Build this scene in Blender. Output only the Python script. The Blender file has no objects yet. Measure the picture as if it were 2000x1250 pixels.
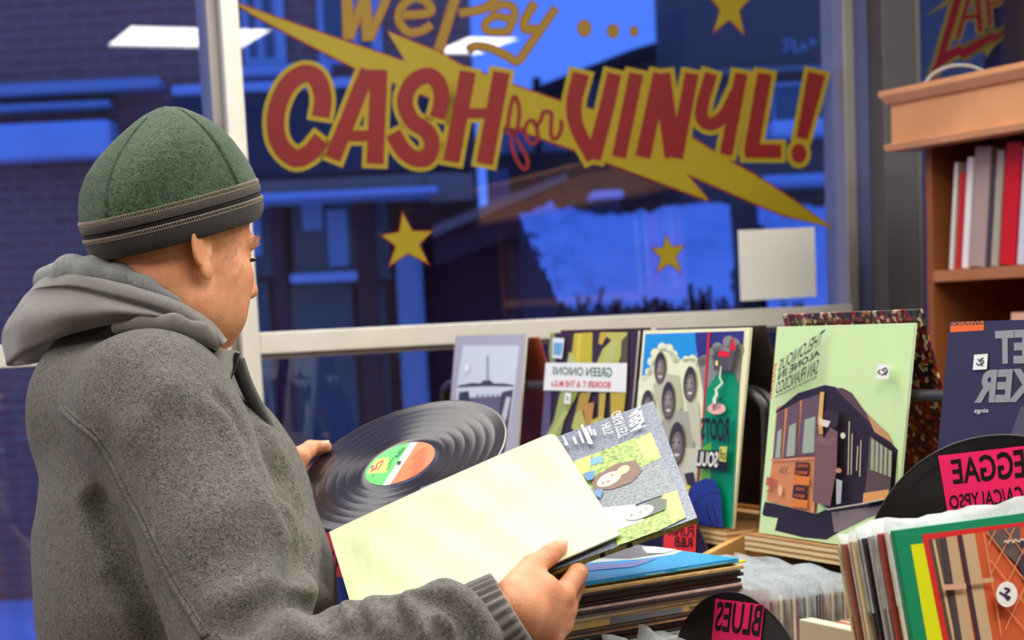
import bpy, bmesh, math, random
import numpy as np
from mathutils import Vector, Matrix
from mathutils.geometry import tessellate_polygon

scene = bpy.context.scene
COL = scene.collection
random.seed(7)
rng = np.random.RandomState(11)

# ------------------------------------------------------------------ camera
F, CX, CY = 3400.0, 1000.0, 1050.0        # focal length and optical axis for a 2000 x 1250 frame
PITCH, ROLL = 0.126, 0.047
C0 = np.array([0.0, 0.0, 1.5])
FW = np.array([0, math.cos(PITCH), -math.sin(PITCH)])
_r0 = np.array([1.0, 0, 0]); _u0 = np.array([0, math.sin(PITCH), math.cos(PITCH)])
RT = _r0 * math.cos(ROLL) - _u0 * math.sin(ROLL)
UP = _u0 * math.cos(ROLL) + _r0 * math.sin(ROLL)
cam_data = bpy.data.cameras.new('camera')
cam = bpy.data.objects.new('camera', cam_data)
COL.objects.link(cam)
m3 = Matrix((tuple(RT), tuple(UP), tuple(-FW))).transposed()
cam.matrix_world = Matrix.Translation(C0) @ m3.to_4x4()
cam_data.sensor_fit = 'HORIZONTAL'; cam_data.sensor_width = 36.0
cam_data.lens = 36.0 * F / 2000.0
cam_data.shift_x = 0.0
cam_data.shift_y = (CY - 625.0) / 2000.0
cam_data.clip_start = 0.05; cam_data.clip_end = 200
cam_data.dof.use_dof = True
cam_data.dof.focus_distance = 2.08
cam_data.dof.aperture_fstop = 6.0
scene.camera = cam

# ------------------------------------------------------------------ world, exposure
world = bpy.data.worlds.new('dusk_sky'); scene.world = world
world.use_nodes = True
_nt = world.node_tree
for _n in list(_nt.nodes): _nt.nodes.remove(_n)
_o = _nt.nodes.new('ShaderNodeOutputWorld'); _b = _nt.nodes.new('ShaderNodeBackground')
_tc = _nt.nodes.new('ShaderNodeTexCoord'); _sx = _nt.nodes.new('ShaderNodeSeparateXYZ')
_rp = _nt.nodes.new('ShaderNodeValToRGB')
_rp.color_ramp.elements[0].position = 0.0; _rp.color_ramp.elements[0].color = (0.10, 0.26, 1.0, 1)
_rp.color_ramp.elements[1].position = 0.5; _rp.color_ramp.elements[1].color = (0.055, 0.17, 0.95, 1)
_nt.links.new(_tc.outputs['Generated'], _sx.inputs[0]); _nt.links.new(_sx.outputs['Z'], _rp.inputs[0])
_nt.links.new(_rp.outputs[0], _b.inputs[0]); _b.inputs[1].default_value = 1.0
_nt.links.new(_b.outputs[0], _o.inputs[0])
scene.view_settings.view_transform = 'Standard'
scene.view_settings.look = 'None'
scene.view_settings.gamma = 1.0
scene.view_settings.use_curve_mapping = False
scene.view_settings.exposure = 0.22
scene.cycles.use_denoising = True
scene.cycles.max_bounces = 8
scene.cycles.transparent_max_bounces = 24
scene.cycles.sample_clamp_indirect = 6.0
scene.cycles.caustics_reflective = False
scene.cycles.caustics_refractive = False

# ------------------------------------------------------------------ pixel helpers
def ray(x, y): return FW + RT * ((x - CX) / F) - UP * ((y - CY) / F)
def P(x, y, Y):
    d = ray(x, y); return C0 + d * (Y / d[1])
def Pz(x, y, z):
    d = ray(x, y); return C0 + d * ((z - C0[2]) / d[2])
def Pplane(x, y, o, n):
    d = ray(x, y); return C0 + d * (np.dot(o - C0, n) / np.dot(d, n))
def proj(q):
    q = np.atleast_2d(q) - C0; z = q @ FW
    return np.stack([CX + F * (q @ RT) / z, CY - F * (q @ UP) / z], 1)
def nrm(v):
    v = np.asarray(v, float); return v / np.linalg.norm(v)

# ------------------------------------------------------------------ materials
def lin(c):
    out = []
    for v in c:
        v = v / 255.0
        out.append(v / 12.92 if v <= 0.04045 else ((v + 0.055) / 1.055) ** 2.4)
    return tuple(out)
_mats = {}
def mat(name, rgb, rough=0.6, spec=0.4, metal=0.0, noise=None, bump=None, sss=None, coat=0.0, sheen=0.0, lined=False):
    """rgb 0-255; noise=(scale, amount) colour mottle; bump=(scale, strength, distance)"""
    if name in _mats: return _mats[name]
    m = bpy.data.materials.new(name); m.use_nodes = True
    nt = m.node_tree; b = nt.nodes['Principled BSDF']
    c = rgb if lined else lin(rgb)
    b.inputs['Base Color'].default_value = (*c, 1)
    b.inputs['Roughness'].default_value = rough
    b.inputs['Specular IOR Level'].default_value = spec
    b.inputs['Metallic'].default_value = metal
    b.inputs['Coat Weight'].default_value = coat
    if sheen:
        b.inputs['Sheen Weight'].default_value = sheen; b.inputs['Sheen Roughness'].default_value = 0.5
    tc = nt.nodes.new('ShaderNodeTexCoord')
    if noise:
        nz = nt.nodes.new('ShaderNodeTexNoise'); nz.inputs['Scale'].default_value = noise[0]; nz.inputs['Detail'].default_value = 4
        rp = nt.nodes.new('ShaderNodeValToRGB')
        a = noise[1]
        rp.color_ramp.elements[0].position = 0.3; rp.color_ramp.elements[1].position = 0.7
        rp.color_ramp.elements[0].color = (*[v * (1 - a) for v in c], 1)
        rp.color_ramp.elements[1].color = (*[min(1, v * (1 + a)) for v in c], 1)
        nt.links.new(tc.outputs['Object'], nz.inputs['Vector']); nt.links.new(nz.outputs[0], rp.inputs[0])
        nt.links.new(rp.outputs[0], b.inputs['Base Color'])
    if bump:
        nb = nt.nodes.new('ShaderNodeTexNoise'); nb.inputs['Scale'].default_value = bump[0]; nb.inputs['Detail'].default_value = 3
        bp = nt.nodes.new('ShaderNodeBump'); bp.inputs['Strength'].default_value = bump[1]; bp.inputs['Distance'].default_value = bump[2]
        nt.links.new(tc.outputs['Object'], nb.inputs['Vector']); nt.links.new(nb.outputs[0], bp.inputs['Height'])
        nt.links.new(bp.outputs[0], b.inputs['Normal'])
    if sss:
        b.inputs['Subsurface Weight'].default_value = sss[0]
        b.inputs['Subsurface Radius'].default_value = sss[1]
        b.inputs['Subsurface Scale'].default_value = sss[2]
    _mats[name] = m
    return m
def emis(name, col, strength):
    m = bpy.data.materials.new(name); m.use_nodes = True
    nt = m.node_tree; nt.nodes.clear()
    o = nt.nodes.new('ShaderNodeOutputMaterial'); e = nt.nodes.new('ShaderNodeEmission')
    e.inputs[0].default_value = (*col, 1); e.inputs[1].default_value = strength
    nt.links.new(e.outputs[0], o.inputs[0]); _mats[name] = m
    return m
def glass_mat(name, refl=0.06, tint=(0.93, 0.95, 1.0)):
    m = bpy.data.materials.new(name); m.use_nodes = True
    nt = m.node_tree; nt.nodes.clear()
    o = nt.nodes.new('ShaderNodeOutputMaterial'); t = nt.nodes.new('ShaderNodeBsdfTransparent'); g = nt.nodes.new('ShaderNodeBsdfGlossy')
    x = nt.nodes.new('ShaderNodeMixShader')
    t.inputs[0].default_value = (*tint, 1); g.inputs['Roughness'].default_value = 0.0
    x.inputs[0].default_value = refl
    nt.links.new(t.outputs[0], x.inputs[1]); nt.links.new(g.outputs[0], x.inputs[2]); nt.links.new(x.outputs[0], o.inputs[0])
    _mats[name] = m; return m
def plastic_mat(name, opac, col=(0.85, 0.9, 0.92)):
    m = bpy.data.materials.new(name); m.use_nodes = True
    nt = m.node_tree; b = nt.nodes['Principled BSDF']; o = nt.nodes['Material Output']
    b.inputs['Base Color'].default_value = (*col, 1); b.inputs['Roughness'].default_value = 0.22
    t = nt.nodes.new('ShaderNodeBsdfTransparent'); x = nt.nodes.new('ShaderNodeMixShader')
    tc = nt.nodes.new('ShaderNodeTexCoord'); nz = nt.nodes.new('ShaderNodeTexNoise'); nz.inputs['Scale'].default_value = 28
    mr = nt.nodes.new('ShaderNodeMapRange'); mr.inputs[1].default_value = 0.35; mr.inputs[2].default_value = 0.65
    mr.inputs[3].default_value = max(0, opac - 0.22); mr.inputs[4].default_value = min(1, opac + 0.22)
    bp = nt.nodes.new('ShaderNodeBump'); bp.inputs['Strength'].default_value = 0.6; bp.inputs['Distance'].default_value = 0.004
    nb = nt.nodes.new('ShaderNodeTexNoise'); nb.inputs['Scale'].default_value = 60
    nt.links.new(tc.outputs['Object'], nb.inputs['Vector']); nt.links.new(nb.outputs[0], bp.inputs['Height']); nt.links.new(bp.outputs[0], b.inputs['Normal'])
    nt.links.new(tc.outputs['Object'], nz.inputs['Vector']); nt.links.new(nz.outputs[0], mr.inputs[0]); nt.links.new(mr.outputs[0], x.inputs[0])
    nt.links.new(t.outputs[0], x.inputs[1]); nt.links.new(b.outputs[0], x.inputs[2]); nt.links.new(x.outputs[0], o.inputs[0])
    _mats[name] = m; return m

# ------------------------------------------------------------------ objects
def thing(name, label, cat, loc, group=None):
    o = bpy.data.objects.new(name, None); COL.objects.link(o)
    o.empty_display_size = 0.05
    o.location = tuple(loc); o['label'] = label; o['category'] = cat
    if group: o['group'] = group
    return o
def tag(o, label, cat, group=None):
    o['label'] = label; o['category'] = cat
    if group: o['group'] = group
    return o
def wloc(o):
    l = np.array(o.location, float)
    while o.parent is not None:
        o = o.parent; l = l + np.array(o.location, float)
    return l
def obj(name, V, Fc, m, parent=None, smooth=False, label=None, origin=None, mi=None):
    """one mesh object from world-space vertices"""
    V = np.asarray(V, float)
    if parent is not None: off = wloc(parent)
    else: off = np.zeros(3)
    loc = np.zeros(3)
    if origin is not None: loc = np.asarray(origin, float) - off
    me = bpy.data.meshes.new(name)
    me.from_pydata((V - off - loc).tolist(), [], [list(map(int, f)) for f in Fc])
    for x in (m if isinstance(m, (list, tuple)) else [m]): me.materials.append(x)
    if mi is not None: me.polygons.foreach_set('material_index', np.asarray(mi, np.int32))
    if smooth: me.polygons.foreach_set('use_smooth', [True] * len(me.polygons))
    me.update()
    o = bpy.data.objects.new(name, me); COL.objects.link(o)
    o.location = tuple(loc)
    if parent is not None: o.parent = parent
    if label: o['label'] = label
    return o
def struct(o):
    o['kind'] = 'structure'; return o
class MB:
    """collects shapes into one mesh"""
    def __init__(s): s.V = []; s.F = []; s.I = []
    def add(s, V, Fc, k=0):
        n = len(s.V); s.V.extend([tuple(v) for v in np.asarray(V, float)])
        s.F.extend([[i + n for i in f] for f in Fc]); s.I.extend([k] * len(Fc)); return s
    def box(s, o, ex, ey, ez, k=0):
        """box from corner o along three edge vectors"""
        o, ex, ey, ez = [np.asarray(v, float) for v in (o, ex, ey, ez)]
        V = [o, o + ex, o + ex + ey, o + ey, o + ez, o + ex + ez, o + ex + ey + ez, o + ey + ez]
        Fc = [(0, 3, 2, 1), (4, 5, 6, 7), (0, 1, 5, 4), (1, 2, 6, 5), (2, 3, 7, 6), (3, 0, 4, 7)]
        if np.dot(np.cross(ex, ey), ez) < 0: Fc = [f[::-1] for f in Fc]
        return s.add(V, Fc, k)
    def bbox(s, o, ex, ey, ez, b, k=0):
        """box with chamfered edges of width b"""
        bm = bmesh.new()
        t = MB().box(o, ex, ey, ez)
        vs = [bm.verts.new(v) for v in t.V]
        for f in t.F: bm.faces.new([vs[i] for i in f])
        bmesh.ops.bevel(bm, geom=bm.edges[:], offset=b, segments=2, affect='EDGES', profile=0.6)
        bm.verts.index_update()
        V = [tuple(v.co) for v in bm.verts]; Fc = [[v.index for v in f.verts] for f in bm.faces]; bm.free()
        return s.add(V, Fc, k)
    def tube(s, pts, r, seg=10, k=0, cap=True):
        pts = np.asarray(pts, float); n = len(pts)
        rr = np.full(n, r) if np.isscalar(r) else np.asarray(r, float)
        V = []; prev = None
        for i in range(n):
            t = nrm(pts[min(i + 1, n - 1)] - pts[max(i - 1, 0)])
            if prev is None:
                a = np.array([0, 0, 1.0]) if abs(t[2]) < 0.9 else np.array([1.0, 0, 0])
                u = nrm(np.cross(t, a))
            else: u = nrm(prev - t * np.dot(prev, t))
            prev = u; w = np.cross(t, u)
            for j in range(seg):
                q = 2 * math.pi * j / seg
                V.append(pts[i] + rr[i] * (math.cos(q) * u + math.sin(q) * w))
        Fc = []
        for i in range(n - 1):
            for j in range(seg):
                a, b = i * seg + j, i * seg + (j + 1) % seg
                Fc.append((a, b, b + seg, a + seg))
        if cap: Fc.append(tuple(range(seg))[::-1]); Fc.append(tuple(range((n - 1) * seg, n * seg)))
        return s.add(V, Fc, k)
    def loft(s, rings, k=0, cap0=True, cap1=True, closed=True):
        n = len(rings[0]); V = [p for r in rings for p in r]; Fc = []
        for i in range(len(rings) - 1):
            for j in range(n if closed else n - 1):
                a, b = i * n + j, i * n + (j + 1) % n
                Fc.append((a, b, b + n, a + n))
        if cap0: Fc.append(tuple(range(n))[::-1])
        if cap1: Fc.append(tuple(range((len(rings) - 1) * n, len(rings) * n)))
        return s.add(V, Fc, k)
    def build(s, name, m, parent=None, smooth=False, label=None, origin=None):
        return obj(name, s.V, s.F, m, parent, smooth, label, origin, s.I if isinstance(m, (list, tuple)) else None)
def smooth_path(pts, n=6):
    """Catmull-Rom through points"""
    p = np.asarray(pts, float); q = np.vstack([2 * p[0] - p[1], p, 2 * p[-1] - p[-2]]); out = []
    for i in range(1, len(q) - 2):
        for j in range(n):
            t = j / n
            out.append(0.5 * ((2 * q[i]) + (-q[i - 1] + q[i + 1]) * t + (2 * q[i - 1] - 5 * q[i] + 4 * q[i + 1] - q[i + 2]) * t * t
                              + (-q[i - 1] + 3 * q[i] - 3 * q[i + 1] + q[i + 2]) * t ** 3))
    out.append(p[-1]); return np.array(out)

# ------------------------------------------------------------------ flat printed artwork
_tcache = {}
def text_mesh(s, bold=0.0):
    k = (s, bold)
    if k in _tcache: return _tcache[k]
    cu = bpy.data.curves.new('tmp', 'FONT'); cu.body = s; cu.size = 1.0; cu.offset = bold; cu.resolution_u = 3
    o = bpy.data.objects.new('tmp', cu); COL.objects.link(o)
    dg = bpy.context.evaluated_depsgraph_get(); ev = o.evaluated_get(dg); me = ev.to_mesh()
    V = np.array([v.co[:2] for v in me.vertices]); Fc = [list(p.vertices) for p in me.polygons]
    ev.to_mesh_clear(); bpy.data.objects.remove(o); bpy.data.curves.remove(cu)
    lo, hi = V.min(0), V.max(0); V = (V - lo) / (hi - lo)
    _tcache[k] = (V, Fc); return V, Fc
def stroke_polys(pts, w, sm=0, cap=0.0):
    """one polygon per stroke (2D)"""
    p = np.asarray(pts, float)
    if sm: p = smooth_path(p, sm)
    n = len(p); ww = np.linspace(w[0], w[1], n) if isinstance(w, (tuple, list)) else np.full(n, w)
    L = []; Rr = []
    for i in range(n):
        t = p[min(i + 1, n - 1)] - p[max(i - 1, 0)]; t = t / (np.linalg.norm(t) + 1e-9); q = np.array([-t[1], t[0]])
        e = np.zeros(2)
        if i == 0: e = -t * cap
        if i == n - 1: e = t * cap
        L.append(p[i] + e + q * ww[i] / 2); Rr.append(p[i] + e - q * ww[i] / 2)
    return [np.array([L[i], L[i + 1], Rr[i + 1], Rr[i]]) for i in range(n - 1)]
def ell(cx, cy, rx, ry, n=20, rot=0.0):
    a = np.arange(n) / n * 2 * math.pi; c, s_ = math.cos(rot), math.sin(rot)
    x, y = rx * np.cos(a), ry * np.sin(a)
    return np.stack([cx + x * c - y * s_, cy + x * s_ + y * c], 1)
def clip_poly(poly, rect):
    """Sutherland-Hodgman against (u0,v0,u1,v1)"""
    p = [tuple(q) for q in poly]
    for ax, lim, sgn in ((0, rect[0], 1), (0, rect[2], -1), (1, rect[1], 1), (1, rect[3], -1)):
        out = []
        for i in range(len(p)):
            a, b = p[i - 1], p[i]
            da, db = sgn * (a[ax] - lim), sgn * (b[ax] - lim)
            if (da >= 0) != (db >= 0):
                t = da / (da - db); out.append((a[0] + (b[0] - a[0]) * t, a[1] + (b[1] - a[1]) * t))
            if db >= 0: out.append(b)
        p = out
        if len(p) < 3: return None
    return p
class Art:
    """printed shapes on a rectangle o, eu (unit), ev (unit), su, sv; normal towards the viewer; coordinates traced in photo pixels"""
    def __init__(s, o, eu, ev, su, sv, margin=0.0, eps=0.00025, conv=None):
        s.o, s.eu, s.ev, s.su, s.sv = np.asarray(o, float), nrm(eu), nrm(ev), su, sv
        s.n = nrm(np.cross(s.eu, s.ev))
        if np.dot(s.n, C0 - s.o) < 0: s.n = -s.n
        s.rect = (margin, margin, su - margin, sv - margin)
        s.mb = MB(); s.mats = []; s.eps = eps; s.lay = 0; s.conv = conv
    def mi(s, m):
        if m not in s.mats: s.mats.append(m)
        return s.mats.index(m)
    def uv(s, p):
        if s.conv: p = (s.conv[0] + p[0] / s.conv[2], s.conv[1] + p[1] / s.conv[2])
        q = Pplane(p[0], p[1], s.o, s.n) - s.o
        return (np.dot(q, s.eu), np.dot(q, s.ev))
    def _emit(s, uvp, m, lay):
        c = clip_poly(uvp, s.rect)
        if not c: return
        k = s.mi(m); V = [s.o + s.eu * a + s.ev * b + s.n * (s.eps * lay) for a, b in c]
        tri = tessellate_polygon([[Vector((a, b, 0)) for a, b in c]])
        out = []
        for t in tri:
            a, b, d = [V[i] for i in t]
            out.append(t if np.dot(np.cross(b - a, d - a), s.n) > 0 else t[::-1])
        s.mb.add(V, out, k)
    def poly(s, pts, m, raw=False, lay=None):
        if lay is None: s.lay += 1; lay = s.lay
        s._emit([p if raw else s.uv(p) for p in pts], m, lay); return s
    def ell(s, cx, cy, rx, ry, m, rot=0.0, lay=None): return s.poly(ell(cx, cy, rx, ry, rot=rot), m, lay=lay)
    def stroke(s, pts, w, m, sm=0, cap=0.0, lay=None):
        if lay is None: s.lay += 1; lay = s.lay
        for q in stroke_polys(pts, w, sm, cap): s._emit([s.uv(p) for p in q], m, lay)
        return s
    def text(s, st, quad, m, bold=0.0, lay=None, raw=False):
        """quad: photo positions of text start-top, end-top, end-bottom, start-bottom"""
        if lay is None: s.lay += 1; lay = s.lay
        V, Fc = text_mesh(st, bold); q = [np.array(p if raw else s.uv(p)) for p in quad]; k = s.mi(m)
        W = []
        for x, y in V:
            t = q[0] * (1 - x) + q[1] * x; b = q[3] * (1 - x) + q[2] * x; c = t * y + b * (1 - y)
            W.append(s.o + s.eu * c[0] + s.ev * c[1] + s.n * (s.eps * lay))
        out = []
        for f in Fc:
            a, b, d = [W[i] for i in f[:3]]
            out.append(f if np.dot(np.cross(b - a, d - a), s.n) > 0 else f[::-1])
        s.mb.add(W, out, k); return s
    def base(s, m): return s.poly([(0, 0), (s.su, 0), (s.su, s.sv), (0, s.sv)], m, raw=True)
    def build(s, name, parent, label=None): return s.mb.build(name, s.mats, parent, label=label)
def col(rgb, rough=0.45, spec=0.3):
    return mat('print_%d_%d_%d_%d' % (*rgb, int(rough * 100)), rgb, rough, spec)
ORD = ['first', 'second', 'third', 'fourth', 'fifth', 'sixth', 'seventh', 'eighth', 'ninth', 'tenth', 'eleventh', 'twelfth', 'thirteenth',
       'fourteenth', 'fifteenth', 'sixteenth', 'seventeenth', 'eighteenth', 'nineteenth', 'twentieth', 'twenty-first', 'twenty-second',
       'twenty-third', 'twenty-fourth', 'twenty-fifth', 'twenty-sixth', 'twenty-seventh', 'twenty-eighth', 'twenty-ninth', 'thirtieth']
# ================================================================== SETTING
WA = math.radians(24)
WX = np.array([math.cos(WA), math.sin(WA), 0]); WN = np.array([-math.sin(WA), math.cos(WA), 0])
W0 = P(1000, 640, 4.2)
def W(u, z, d=0.0):
    q = W0 + WX * u + WN * d; return np.array([q[0], q[1], z])
def wuz(x, y):
    q = Pplane(x, y, W0, WN); return float(np.dot(q - W0, WX)), float(q[2])
U = lambda x, y: wuz(x, y)[0]
ZH = lambda x, y: wuz(x, y)[1]
def wbox(u0, u1, z0, z1, d0, d1, b=0.003):
    return MB().bbox(W(u0, z0, d0), WX * (u1 - u0), WN * (d1 - d0), np.array([0, 0, z1 - z0]), b)
CEIL = 2.95
alum = mat('brushed_aluminium', (214, 212, 202), 0.42, 0.5, 0.25, noise=(9, 0.06))
alum_d = mat('dull_aluminium', (150, 144, 140), 0.5, 0.5, 0.4, noise=(9, 0.08))
post_m = mat('grey_painted_post', (92, 88, 92), 0.55, 0.4, noise=(6, 0.1))
wallm = mat('dim_plaster', (170, 160, 150), 0.85, 0.2, noise=(3, 0.06), bump=(40, 0.1, 0.002))
darkwall = mat('dark_wall', (62, 50, 58), 0.8, 0.2, noise=(3, 0.1))
floor_m = mat('shop_floor', (120, 98, 78), 0.6, 0.3, noise=(2.5, 0.12))
ceil_m = mat('ceiling_tile', (215, 212, 205), 0.9, 0.1, noise=(30, 0.04))
glass = glass_mat('window_glass', 0.07)
UL, UR, DB = -4.2, 2.7, -7.5
def slab(name, a, b, c, d, m, thick):
    """quad a b c d with thickness along its normal away from the room"""
    a, b, c, d = map(np.asarray, (a, b, c, d)); n = nrm(np.cross(b - a, d - a)) * thick
    V = [a, b, c, d, a + n, b + n, c + n, d + n]
    return struct(obj(name, V, [(0, 1, 2, 3), (7, 6, 5, 4), (0, 4, 5, 1), (1, 5, 6, 2), (2, 6, 7, 3), (3, 7, 4, 0)], m))
slab('floor', W(UL, 0, DB), W(UL, 0, 0.1), W(UR, 0, 0.1), W(UR, 0, DB), floor_m, 0.1)
slab('ceiling', W(UL, CEIL, DB), W(UR, CEIL, DB), W(UR, CEIL, 0.1), W(UL, CEIL, 0.1), ceil_m, 0.1)
slab('wall_left', W(UL, 0, DB), W(UL, CEIL, DB), W(UL, CEIL, 0.1), W(UL, 0, 0.1), wallm, 0.1)
slab('wall_right', W(UR, 0, DB), W(UR, 0, 0.1), W(UR, CEIL, 0.1), W(UR, CEIL, DB), darkwall, 0.1)
slab('wall_back', W(UL, 0, DB), W(UR, 0, DB), W(UR, CEIL, DB), W(UL, CEIL, DB), wallm, 0.1)
# front of the shop: low wall, panes, aluminium members
zr1, zr0 = ZH(500, 650), ZH(500, 692)          # main rail
zlow = 0.55; ztop = 2.72
uA0, uA1 = U(437, 300), U(472, 300)            # left mullion
uC0, uC1 = U(1639, 300), U(1659, 300)          # edge strip of the right mullion
uC2, uC3 = U(1700, 300), U(1779, 300)
uZ1 = U(1969, 60)
struct(wbox(UL, UR, 0, zlow, -0.05, 0.1).build('wall_front', wallm))
struct(wbox(UL, UR, ztop + 0.06, CEIL, -0.05, 0.1).build('trim_1', alum_d))
def window(name, u0, u1, z0, z1, fr=0.0):
    e = bpy.data.objects.new(name, None); COL.objects.link(e); e.location = tuple(W((u0 + u1) / 2, z0, 0)); e['kind'] = 'structure'
    t = 0.004
    MB().box(W(u0, z0, 0.02), WX * (u1 - u0), WN * t, np.array([0, 0, z1 - z0])).build('window_pane', glass, e)
    return e
w1 = window('window_1', -2.75, uA0 - 0.02, zr1, ztop)
w2 = window('window_2', uA1, uC0, zr1, ztop)
w3 = window('window_3', uC3 + 0.004, uZ1, zr1 - 0.3, ztop)
w4 = window('window_4', -2.75, uA0 - 0.02, zlow + 0.05, zr0)
w5 = window('window_5', uA1, uC0, zlow + 0.05, zr0)
wbox(uA0, uA1, zlow, ztop + 0.06, -0.05, 0.07).build('window_frame', alum, w2)
wbox(uA0 - 0.024, uA0 - 0.001, zlow, ztop + 0.06, -0.02, 0.07).build('window_frame', alum_d, w1)
wbox(uA1, uC0, zr0, zr1, -0.045, 0.07).build('window_rail', alum, w2)
wbox(uA1, uC0, zr0 - 0.012, zr0 - 0.001, -0.03, 0.07).build('window_trim', alum_d, w2)
wbox(-2.75, uA0 - 0.025, zr0, zr1, -0.045, 0.07).build('window_rail', alum, w1)
wbox(uA1, uC0, ztop, ztop + 0.06, -0.045, 0.07).build('window_rail', alum, w2)
wbox(-2.75, uA0 - 0.025, ztop, ztop + 0.06, -0.045, 0.07).build('window_rail', alum, w1)
wbox(uC0, uC1, zlow, ztop + 0.06, -0.03, 0.07).build('window_frame', alum_d, w2)
wbox(uA1, uC0, zlow, zlow + 0.05, -0.04, 0.07).build('window_sill', alum_d, w5)
wbox(-2.75, uA0 - 0.025, zlow, zlow + 0.05, -0.04, 0.07).build('window_sill', alum_d, w4)
struct(wbox(-2.80, -2.75, zlow, ztop + 0.06, -0.05, 0.07).build('trim_2', alum))
struct(wbox(UL, -2.80, zlow, ztop + 0.06, -0.05, 0.1).build('wall_front_left', wallm))
blue_al = mat('blue_lit_aluminium', (108, 112, 158), 0.3, 0.5, 0.35)  # blue light from outside put into the strip's colour
struct(wbox(uC1 + 0.002, uC2, zlow, ztop + 0.06, 0.0, 0.08).build('trim_3', blue_al))
struct(wbox(uC2 + 0.001, uC3 - 0.022, zlow, ztop + 0.06, -0.06, 0.1).build('trim_4', post_m))
struct(wbox(uC3 - 0.021, uC3 + 0.002, zlow, ztop + 0.06, -0.045, 0.1).build('trim_5', alum_d))
wbox(uC3 + 0.004, uZ1, ztop, ztop + 0.06, -0.045, 0.07).build('window_rail', alum_d, w3)
wbox(uC3 + 0.004, uZ1, zlow, zr1 - 0.3, -0.04, 0.07).build('window_sill', alum_d, w3)
struct(wbox(uZ1, UR, zlow, ztop + 0.06, -0.05, 0.1).build('wall_front_right', darkwall))

# ------------------------------------------------------------------ ceiling lights (two of them show as reflections in the panes)
LAMP = emis('lit_diffuser', (1.0, 0.97, 0.90), 13.0)
white_m = mat('white_enamel', (225, 225, 222), 0.5)
def virt(x, y):
    q = Pz(x, y, CEIL - 0.02); return float(np.dot(q - W0, WX)), float(np.dot(q - W0, WN))
def lamp(u0, u1, d0, d1, label):
    c = W((u0 + u1) / 2, CEIL, (d0 + d1) / 2)
    t = thing('ceiling_light', label, 'ceiling light', c, 'white ceiling lights over the shop')
    mb = MB(); f = 0.025
    for a, b, cc, dd in ((u0 - f, u1 + f, d0 - f, d0), (u0 - f, u1 + f, d1, d1 + f), (u0 - f, u0, d0, d1), (u1, u1 + f, d0, d1)):
        mb.box(W(a, CEIL - 0.03, cc), WX * (b - a), WN * (dd - cc), np.array([0, 0, 0.03]))
    mb.build('frame', white_m, t)
    MB().box(W(u0, CEIL - 0.022, d0), WX * (u1 - u0), WN * (d1 - d0), np.array([0, 0, 0.02])).build('diffuser', LAMP, t)
va, vb, vc, vd = virt(233, 66), virt(540, 50), virt(330, 46), virt(330, 86)
lamp(va[0], vb[0], -max(vc[1], vd[1]), -min(vc[1], vd[1]), 'white ceiling light whose reflection is the bar at the top left of the glass')
ve, vf, vg, vh = virt(880, 84), virt(985, 84), virt(930, 66), virt(930, 101)
lamp(ve[0], vf[0], -max(vg[1], vh[1]), -min(vg[1], vh[1]), 'small white ceiling light whose reflection shows behind the word Pay')
for i, (u, d) in enumerate([(0.75, -1.7), (-0.55, -1.1), (0.9, -2.9), (-0.9, -3.0), (-3.3, -2.4), (-2.4, -0.9)]):  # unseen panels added for light; the first brightens the records on the right
    lamp(u - 0.6, u + 0.6, d - 0.3, d + 0.3, 'white ceiling light added above the shop floor, out of the picture')

# ------------------------------------------------------------------ painted signs on the glass
def cv(pts, ox, oy, s): return [(ox + a / s, oy + b / s) for a, b in pts]
def c2(pts): return cv(pts, 450, 0, 3.125)
def c3(pts): return cv(pts, 1000, 0, 2.976)
def c4(pts): return cv(pts, 640, 0, 3.03)
def c5(pts): return cv(pts, 940, 120, 5.68)
def cz(pts): return cv(pts, 1780, 0, 6.945)
RED = mat('sign_red_paint', (112, 17, 20), 0.5, 0.3)
YEL = mat('sign_yellow_paint', (142, 124, 16), 0.5, 0.3)
YEL2 = mat('sign_ochre_paint', (130, 102, 18), 0.5, 0.3)
BRN = mat('sign_brown_paint', (120, 62, 26), 0.5, 0.3)
def wart(eps=0.0006):
    return Art(W(-4, 0, 0.018), WX, np.array([0, 0, 1.0]), 8, 3, eps=eps)
sign = thing('painted_window_sign', 'red and yellow hand-painted sign reading We Pay Cash for Vinyl on the big pane', 'sign', W(0.0, 2.0, 0.016))
bolt = [(457, 5), (500, 20), (560, 42), (700, 90), (792, 121), (757, 62), (860, 104), (901, 128), (1000, 166), (1093, 198), (1340, 262),
        (1412, 308), (1470, 340), (1540, 385), (1628, 446), (1530, 420), (1450, 387), (1340, 339), (1384, 392), (1181, 316), (1111, 289),
        (1000, 250), (900, 215), (690, 131), (600, 85), (500, 32)]
a = wart(); a.stroke(bolt + bolt[:1], 7, RED, cap=0); a.poly(bolt, YEL); a.build('lightning_bolt', sign)
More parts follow.
